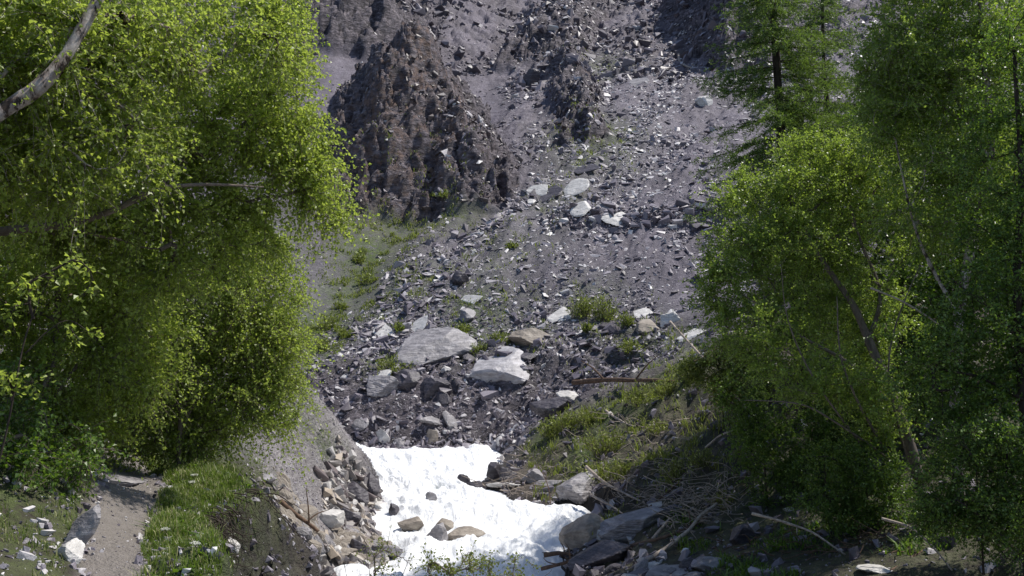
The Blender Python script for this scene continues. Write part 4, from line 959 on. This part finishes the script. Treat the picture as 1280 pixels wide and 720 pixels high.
def shrub(px, py, w, h, label, p, seed, leafm='shrub'):
    r = np.random.default_rng(seed); Y = p[1]; s = Y/F; o = empty('shrub', p, label, 'shrub', None); wd = Parts()
    n = int(14+w*h*.14); a = r.uniform(0, 2*math.pi, n); rr = r.random(n)**.6
    rr = rr*(.6+.7*r.random(n)); tip = np.stack([np.cos(a)*rr*w*s*1.25, np.sin(a)*rr*w*s*.9, (h*s*1.35)*(.5+.7*r.random(n))*(1-.4*rr)], 1)
    tip[:, 2] += -tip[:, 1]*(-.4)
    b0 = np.stack([tip[:, 0]*.5, tip[:, 1]*.5, tip[:, 1]*.3-.05], 1)
    V, Q = segs(b0, tip, np.full(n, .006), np.full(n, .003), 3); wd.add(V, Q); wd.build('stem', M['bark'], o)
    k = 13; t = r.uniform(.15, 1.05, n*k)[:, None]; B0 = np.repeat(b0, k, 0); T0 = np.repeat(tip, k, 0); C = B0+(T0-B0)*t+r.normal(0, w*s*.06, (n*k, 3))
    U = norm(norm(T0-B0)+r.normal(0, .6, (n*k, 3))); m = n*k; L = np.clip(s*r.uniform(2.6, 5, m), .03, .2)
    V, Q = leaves(C, U, L, L*.35, r, .6)
    mesh_np('foliage', V, Q, M[leafm], o, attrs=dict(rnd=('FACE', np.repeat(r.random(m), 2))))
_sp = hit([(a[0], a[1]+a[3]*.6) for a in SHR])
for i, (a, p) in enumerate(zip(SHR, _sp)): shrub(*a[:5], p, 700+i)
# grass -----------------------------------------------------------------------------
def grass(name, label, X, Y, hgt, seed, mat='grass', lean=.35, wid=.012):
    r = np.random.default_rng(seed); n = len(X); Z = H(X, Y); h = hgt*(.3+.9*r.random(n))*(.55+.9*ss(-.3, .4, fbm(X*2.1, Y*2.1, 8, 2))); a = r.uniform(0, 2*math.pi, n)
    D = np.stack([np.cos(a), np.sin(a), np.zeros(n)], 1)*(h*lean*r.random(n)*1.8)[:, None]; W = np.stack([-np.sin(a), np.cos(a), np.zeros(n)], 1)*(wid*(.6+.6*r.random(n))*.5)[:, None]
    b = np.stack([X, Y, Z-.02], 1); m = b+D*.35+UP*(h*.6)[:, None]; t = b+D+UP*(h*(.95-.2*r.random(n)))[:, None]
    V = np.stack([b-W, b+W, m+W*.8, m-W*.8, t], 1).reshape(-1, 3); i = (np.arange(n)*5)[:, None]
    Q = i+np.array([[0, 1, 2, 3]]); T = i+np.array([[3, 2, 4]]); rn = np.clip(r.random(n)*.8+.2*(fbm(X*1.5, Y*1.5, 3, 2)+.5), 0, 1)
    o = mesh_np(name, V, [Q, T], M[mat], attrs=dict(rnd=('FACE', np.concatenate([rn, rn])))); tag(o, label, 'grass', kind='stuff')
def gr():
    r = np.random.default_rng(51)
    # verge beside the path
    n = 85000; Y = r.uniform(5.5, 14.5, n); X = np.interp(Y, _py, _px)+r.normal(.62, .42, n); pd = pathd(X, Y)
    edge = np.interp(Y, np.append(_ey, 17), np.append(_ex, -3.9))-.05
    k = (pd > .42+.25*gn(X*2.2, Y*1.4, 3)) & (X > np.interp(Y, _py, _px)) & (X < edge+.1+.15*gn(Y*2, X, 4)) & (fbm(X*2.3, Y*1.5, 5, 3) > -.02-.25*ss(9, 11, Y)+.1*r.normal(size=n)); X, Y = X[k], Y[k]
    grass('verge_grass', 'tufty green grass on the verge between the footpath and the eroded bank', X, Y, .13, 1, wid=.009)
    n = 16000; Y = r.uniform(6, 12, n); X = np.interp(Y, _py, _px)-r.uniform(.32, 1.8, n); k = fbm(X*1.6, Y*1.6, 5, 3) > .05; grass('cut_grass', 'sparse grass on the cut left of the footpath', X[k], Y[k], .09, 2, wid=.008)
    n = 7000; Y = r.uniform(5.5, 14, n); X = np.interp(Y, _py, _px)+r.normal(.6, .5, n); k = (pathd(X, Y) > .5) & (X > np.interp(Y, _py, _px)) & (fbm(X*2, Y*2, 15, 2) > 0) & (X < np.interp(Y, _ey, _ex)-.05)
    grass('verge_weeds', 'broad leaved weeds growing among the grass of the verge', X[k], Y[k], .10, 12, 'birch2', 1.3, .035)
    # patches on scree and banks
    blobs = [b for b in VEG if b[1] < 600]; pts = hit([(b[0], b[1]) for b in blobs]); XX, YY = [], []
    for p, b in zip(pts, blobs):
        m = int(520*b[2]**2*b[3]*(1.0 if p[1] > 36 else .8)); XX.append(p[0]+r.normal(0, b[2]*.55, m)); YY.append(p[1]+r.normal(0, b[2]*.75, m))
    X = np.concatenate(XX); Y = np.concatenate(YY); k = (fbm(X*1.1, Y*.9, 5, 3) > .08) & (channel(X, Y) < -.3) & ((pathd(X, Y) > .5) | (Y > 13)); X, Y = X[k], Y[k]
    f = Y > 30; grass('slope_grass', 'thin yellow green grass patches scattered over the scree', X[f], Y[f], .20, 3, 'shrub', .5, .045)
    grass('bank_grass', 'grass clinging to the banks and the grey hump', X[~f], Y[~f], .14, 4, 'grass', .5, .02)
    n = 26000; Y = r.uniform(20, 33, n); q = r.uniform(660, 930, n); X = (q-640)/1200*Y; k = (fbm(X*.9, Y*.8, 9, 4) > .19+.10*r.normal(size=n)) & (channel(X, Y) < -.6); grass('right_bank_grass', 'long yellow green grass hanging over the right bank', X[k], Y[k], .26, 5, 'shrub', .8, .026)
    n = 26000; Y = r.uniform(12, 20, n); X = r.uniform(3, 12, n); k = (fbm(X*.7, Y*.6, 19, 3) > .05) & (channel(X, Y) < -.8); grass('forest_floor_plants', 'low plants on the shaded floor under the right trees', X[k], Y[k], .16, 6, 'birch2', .9, .03)
gr()
# flowers ------------------------------------------------------------------------------
for i, (px, py, lab) in enumerate([(243,594,'white umbel flower, the upper of two close together on the verge'), (240,603,'white umbel flower, the lower of two close together on the verge'), (244,680,'largest white umbel flower, alone on the verge beside the path'), (207,662,'small white umbel flower near the middle of the verge'), (290,668,'small white umbel flower at the eroded edge of the verge')]):
    r = np.random.default_rng(80+i); p = hit([(px, py+14)])[0]; top_ = np.array(P(px, py, p[1])); o = empty('umbel_flower', p, lab, 'flower'); w = Parts()
    V, Q, T = sweep([np.zeros(3), (top_-p)*.5+np.array([.01, 0, 0]), top_-p-UP*.015], [.003, .0025, .002], 5); w.add(V, Q, T)
    n = 26; a = r.uniform(0, 6.28, n); q = r.random(n)**.5*.038; tips_ = (top_-p)+np.stack([np.cos(a)*q, np.sin(a)*q, .012-q*.25], 1)
    V, Q = segs(np.repeat((top_-p-UP*.02)[None], n, 0), tips_, np.full(n, .001), np.full(n, .0007), 3); w.add(V, Q); w.build('stem', M['shrub'], o)
    C = np.repeat(tips_, 16, 0)+r.normal(0, .004, (n*16, 3)); V, Q = leaves(C, r.normal(size=(n*16, 3)), np.full(n*16, .007), np.full(n*16, .006), r, 1.5); mesh_np('flower_head', V, Q, M['flower'], o, attrs=dict(rnd=('FACE', np.repeat(r.random(n*16), 2))))
# dead wood ------------------------------------------------------------------------------
# photo points, radii in photo pixels, distance, lift above ground, material, name, label
WOOD = [
 ([(716,478),(760,475),(800,475),(842,477)], 3.6, 31.5, 'brownwood', 'fallen_log', 'straight fallen log lying level along the crest of the right bank'),
 ([(838,402),(872,440),(908,482),(950,525)], 1.7, 27.0, 'dead', 'dead_pole', 'long thin dead pole leaning down to the right past the bank crest'),
 ([(757,514),(776,526),(795,534)], 1.7, 28.5, 'dead', 'dead_branch', 'short pale branch pointing down right on the grassy bank'),
 ([(786,541),(804,540),(818,527)], 1.9, 28.2, 'dead', 'dead_branch', 'short pale branch bent upwards beside the pointing one'),
 ([(882,560),(900,545),(920,538),(940,537)], 1.4, 24.0, 'dead', 'dead_branch', 'thin curved branch sticking out of the shade on the right bank'),
 ([(732,583),(757,604),(782,617),(805,629)], 2.0, 22.8, 'dead', 'dead_pole', 'pale pole slanting down behind the blocky boulder'),
 ([(738,618),(760,630),(778,642)], 1.6, 22.0, 'dead', 'dead_branch', 'short stick next to the waterline right of the blocky boulder'),
 ([(796,708),(832,686),(858,665),(876,645),(896,630)], 2.8, 17.6, 'dead', 'driftwood_branch', 'long pale curved driftwood branch over the dark rocks, the brightest one'),
 ([(790,683),(830,672),(866,658),(884,645)], 3.4, 18.2, 'brownwood', 'driftwood_branch', 'thick brown driftwood branch crossing under the pale curved one'),
 ([(815,674),(827,660),(838,647)], 2.2, 18.0, 'dead', 'dead_branch', 'short pale stick standing up from the brown driftwood branch'),
 ([(676,711),(700,705),(722,698)], 2.6, 18.2, 'brownwood', 'dead_branch', 'dark branch stub poking into the water below the tan boulder'),
 ([(680,694),(700,692),(716,694)], 3.0, 18.8, 'brownwood', 'dead_branch', 'dark wet root in the water just below the tan boulder'),
 ([(700,640),(693,660),(686,612),(678,590)], .9, 23.5, 'brownwood', 'dead_branch', 'thin upright dead twig before the blocky boulder'),
 ([(940,642),(985,654),(1018,667),(1056,694)], 1.8, 14.4, 'dead', 'dead_branch', 'thin pale wavy branch on the shaded ground, the left one'),
 ([(1102,648),(1135,658),(1162,680),(1191,713)], 1.8, 12.9, 'dead', 'dead_branch', 'thin pale arched branch on the shaded ground, the right one'),
 ([(1112,714),(1145,694),(1178,674)], 1.8, 13.4, 'brownwood', 'dead_branch', 'dull stick crossing under the right arched branch'),
 ([(350,626),(372,645),(398,664)], 3.4, 15.5, 'brownwood', 'driftwood_branch', 'brown driftwood log at the top of the gravel bar by the eroded bank'),
 ([(868,452),(880,446),(905,430)], 1.6, 27.5, 'brownwood', 'dead_branch', 'thin dark branch crossing the leaning pole near the willow'),
 ([(850,468),(905,476),(950,480)], 1.2, 24.5, 'brownwood', 'dead_branch', 'dark bare branch level across the right bank bush'),
 ([(800,645),(840,610),(868,588)], 1.4, 20.5, 'brownwood', 'dead_branch', 'thin grey branch rising through the brushwood above the dark rocks'),
 ([(848,66),(852,80),(868,86)], 1.8, 90, 'dead', 'dead_branch', 'pale dead stick high up beside the dark crag at the top of the scree'),
 ([(1088,360),(1130,378),(1180,410),(1215,445)], 1.4, 15.4, 'dead', 'dead_branch', 'pale dead bough slanting down right inside the right trees'),
]
for i, (pp, rp, Y, m, nm, lab) in enumerate(WOOD):
    g = hit([pp[0], pp[-1]])
    near_ok = Y > 60 or Y < 40
    Y0, Y1 = (min(Y*1.06, g[0][1]), min(Y*1.06, g[1][1])) if near_ok else (g[0][1], g[1][1])
    if lab.startswith('pale dead bough') or 'leaning' in lab: Y0 = min(Y, g[0][1]); Y1 = min(Y, g[1][1])
    k = len(pp); pts = []
    for j, (a, b) in enumerate(pp):
        yy_ = Y0+(Y1-Y0)*j/(k-1); yy_ = min(yy_, float(hit([(a, b)])[0][1])-.02); pts.append(P(a, b, yy_-rp*yy_/F))
    base = np.array(pts[0]); rr = np.array([rp*(1-.45*j/(k-1)) for j in range(k)])*np.array([p[1] for p in pts])/F
    w = Parts(); V, Q, T = sweep(np.array(pts)-base, rr, 8, i, .012*pts[0][1]/18); w.add(V, Q, T)
    r = np.random.default_rng(900+i)
    for q in range(3 if rp > 1.5 else 1):      # snapped side twigs
        f = r.uniform(.3, .9); j = min(int(f*(k-1)), k-2); a = np.array(pts[j])+(np.array(pts[j+1])-np.array(pts[j]))*(f*(k-1)-j)-base
        d = norm(r.normal(size=3)+UP*.6)*rr[0]*r.uniform(5, 12); V, Q, T = sweep([a, a+d*.6, a+d+r.normal(0, rr[0], 3)], [rr[0]*.35, rr[0]*.25, rr[0]*.1], 5); w.add(V, Q, T)
    o = w.build(nm, M[m]); o.location = base; tag(o, lab, 'log' if 'log' in nm else 'branch' if 'pole' not in nm else 'pole')
def brush(name, label, spots, seed, mat='dead'):
    r = np.random.default_rng(seed); w = Parts()
    for (px, py, sw, sh, n, L) in spots:
        pts = hit([(px+r.uniform(-sw, sw), py+r.uniform(-sh, sh)) for _ in range(n)])
        for p in pts:
            l = L*r.uniform(.4, 1.3); a = r.uniform(0, 6.28); d = np.array([math.cos(a), math.sin(a)*.5, r.uniform(-.25, .5)]); q = p+UP*.05
            V, Q, T = sweep([q, q+d*l*.35+r.normal(0, .06*l, 3), q+d*l*.7+r.normal(0, .09*l, 3), q+d*l+r.normal(0, .12*l, 3)], np.array([1, .8, .55, .25])*r.uniform(.005, .014)*min(1, L/.45), 4); w.add(V, Q, T)
    o = w.build(name, M[mat]); tag(o, label, 'brushwood', kind='stuff')
def roots():
    r = np.random.default_rng(77); w = Parts()
    for i in range(150):
        y = 6.6+6.2*np.mod(.5+.5*gn(np.array(i*.37), .5, .5)+.15*r.random(), 1); x = float(np.interp(y, _ey, _ex))-.04+r.uniform(-.03, .05); z = float(H(np.array(x-.12), np.array(y)))-r.uniform(0, .18); l = r.uniform(.15, .6); q = np.array([x+.05, y, z])
        d = np.array([r.uniform(0, .9), r.uniform(-.9, .7), -r.uniform(.2, 1.1)]); V, Q, T = sweep([q-np.array([.15, 0, -.02]), q, q+d*l*.4+r.normal(0, .03, 3), q+d*l*.7+r.normal(0, .05, 3), q+d*l+r.normal(0, .08, 3)], np.array([1, 1, .8, .55, .2])*r.uniform(.0015, .008), 4); w.add(V, Q, T)
    tag(w.build('root_tangle', M['darkbark']), 'bare roots hanging from the undercut edge of the grassy verge', 'roots', kind='stuff')
roots()
brush('brushwood', 'tangled dead twigs and brushwood washed up on the right bank', [(870,610,50,26,90,.8),(860,640,46,22,50,.9),(800,620,50,24,50,.7),(640,615,36,9,40,.6),(660,590,30,24,40,.6),(820,560,50,40,40,.8),(880,650,50,20,60,.7),(740,560,50,40,30,.6)], 61)
brush('forest_floor_twigs', 'dead twigs lying on the shaded ground under the right trees', [(1040,680,90,20,60,.4),(960,690,60,16,40,.4)], 62, 'brownwood')
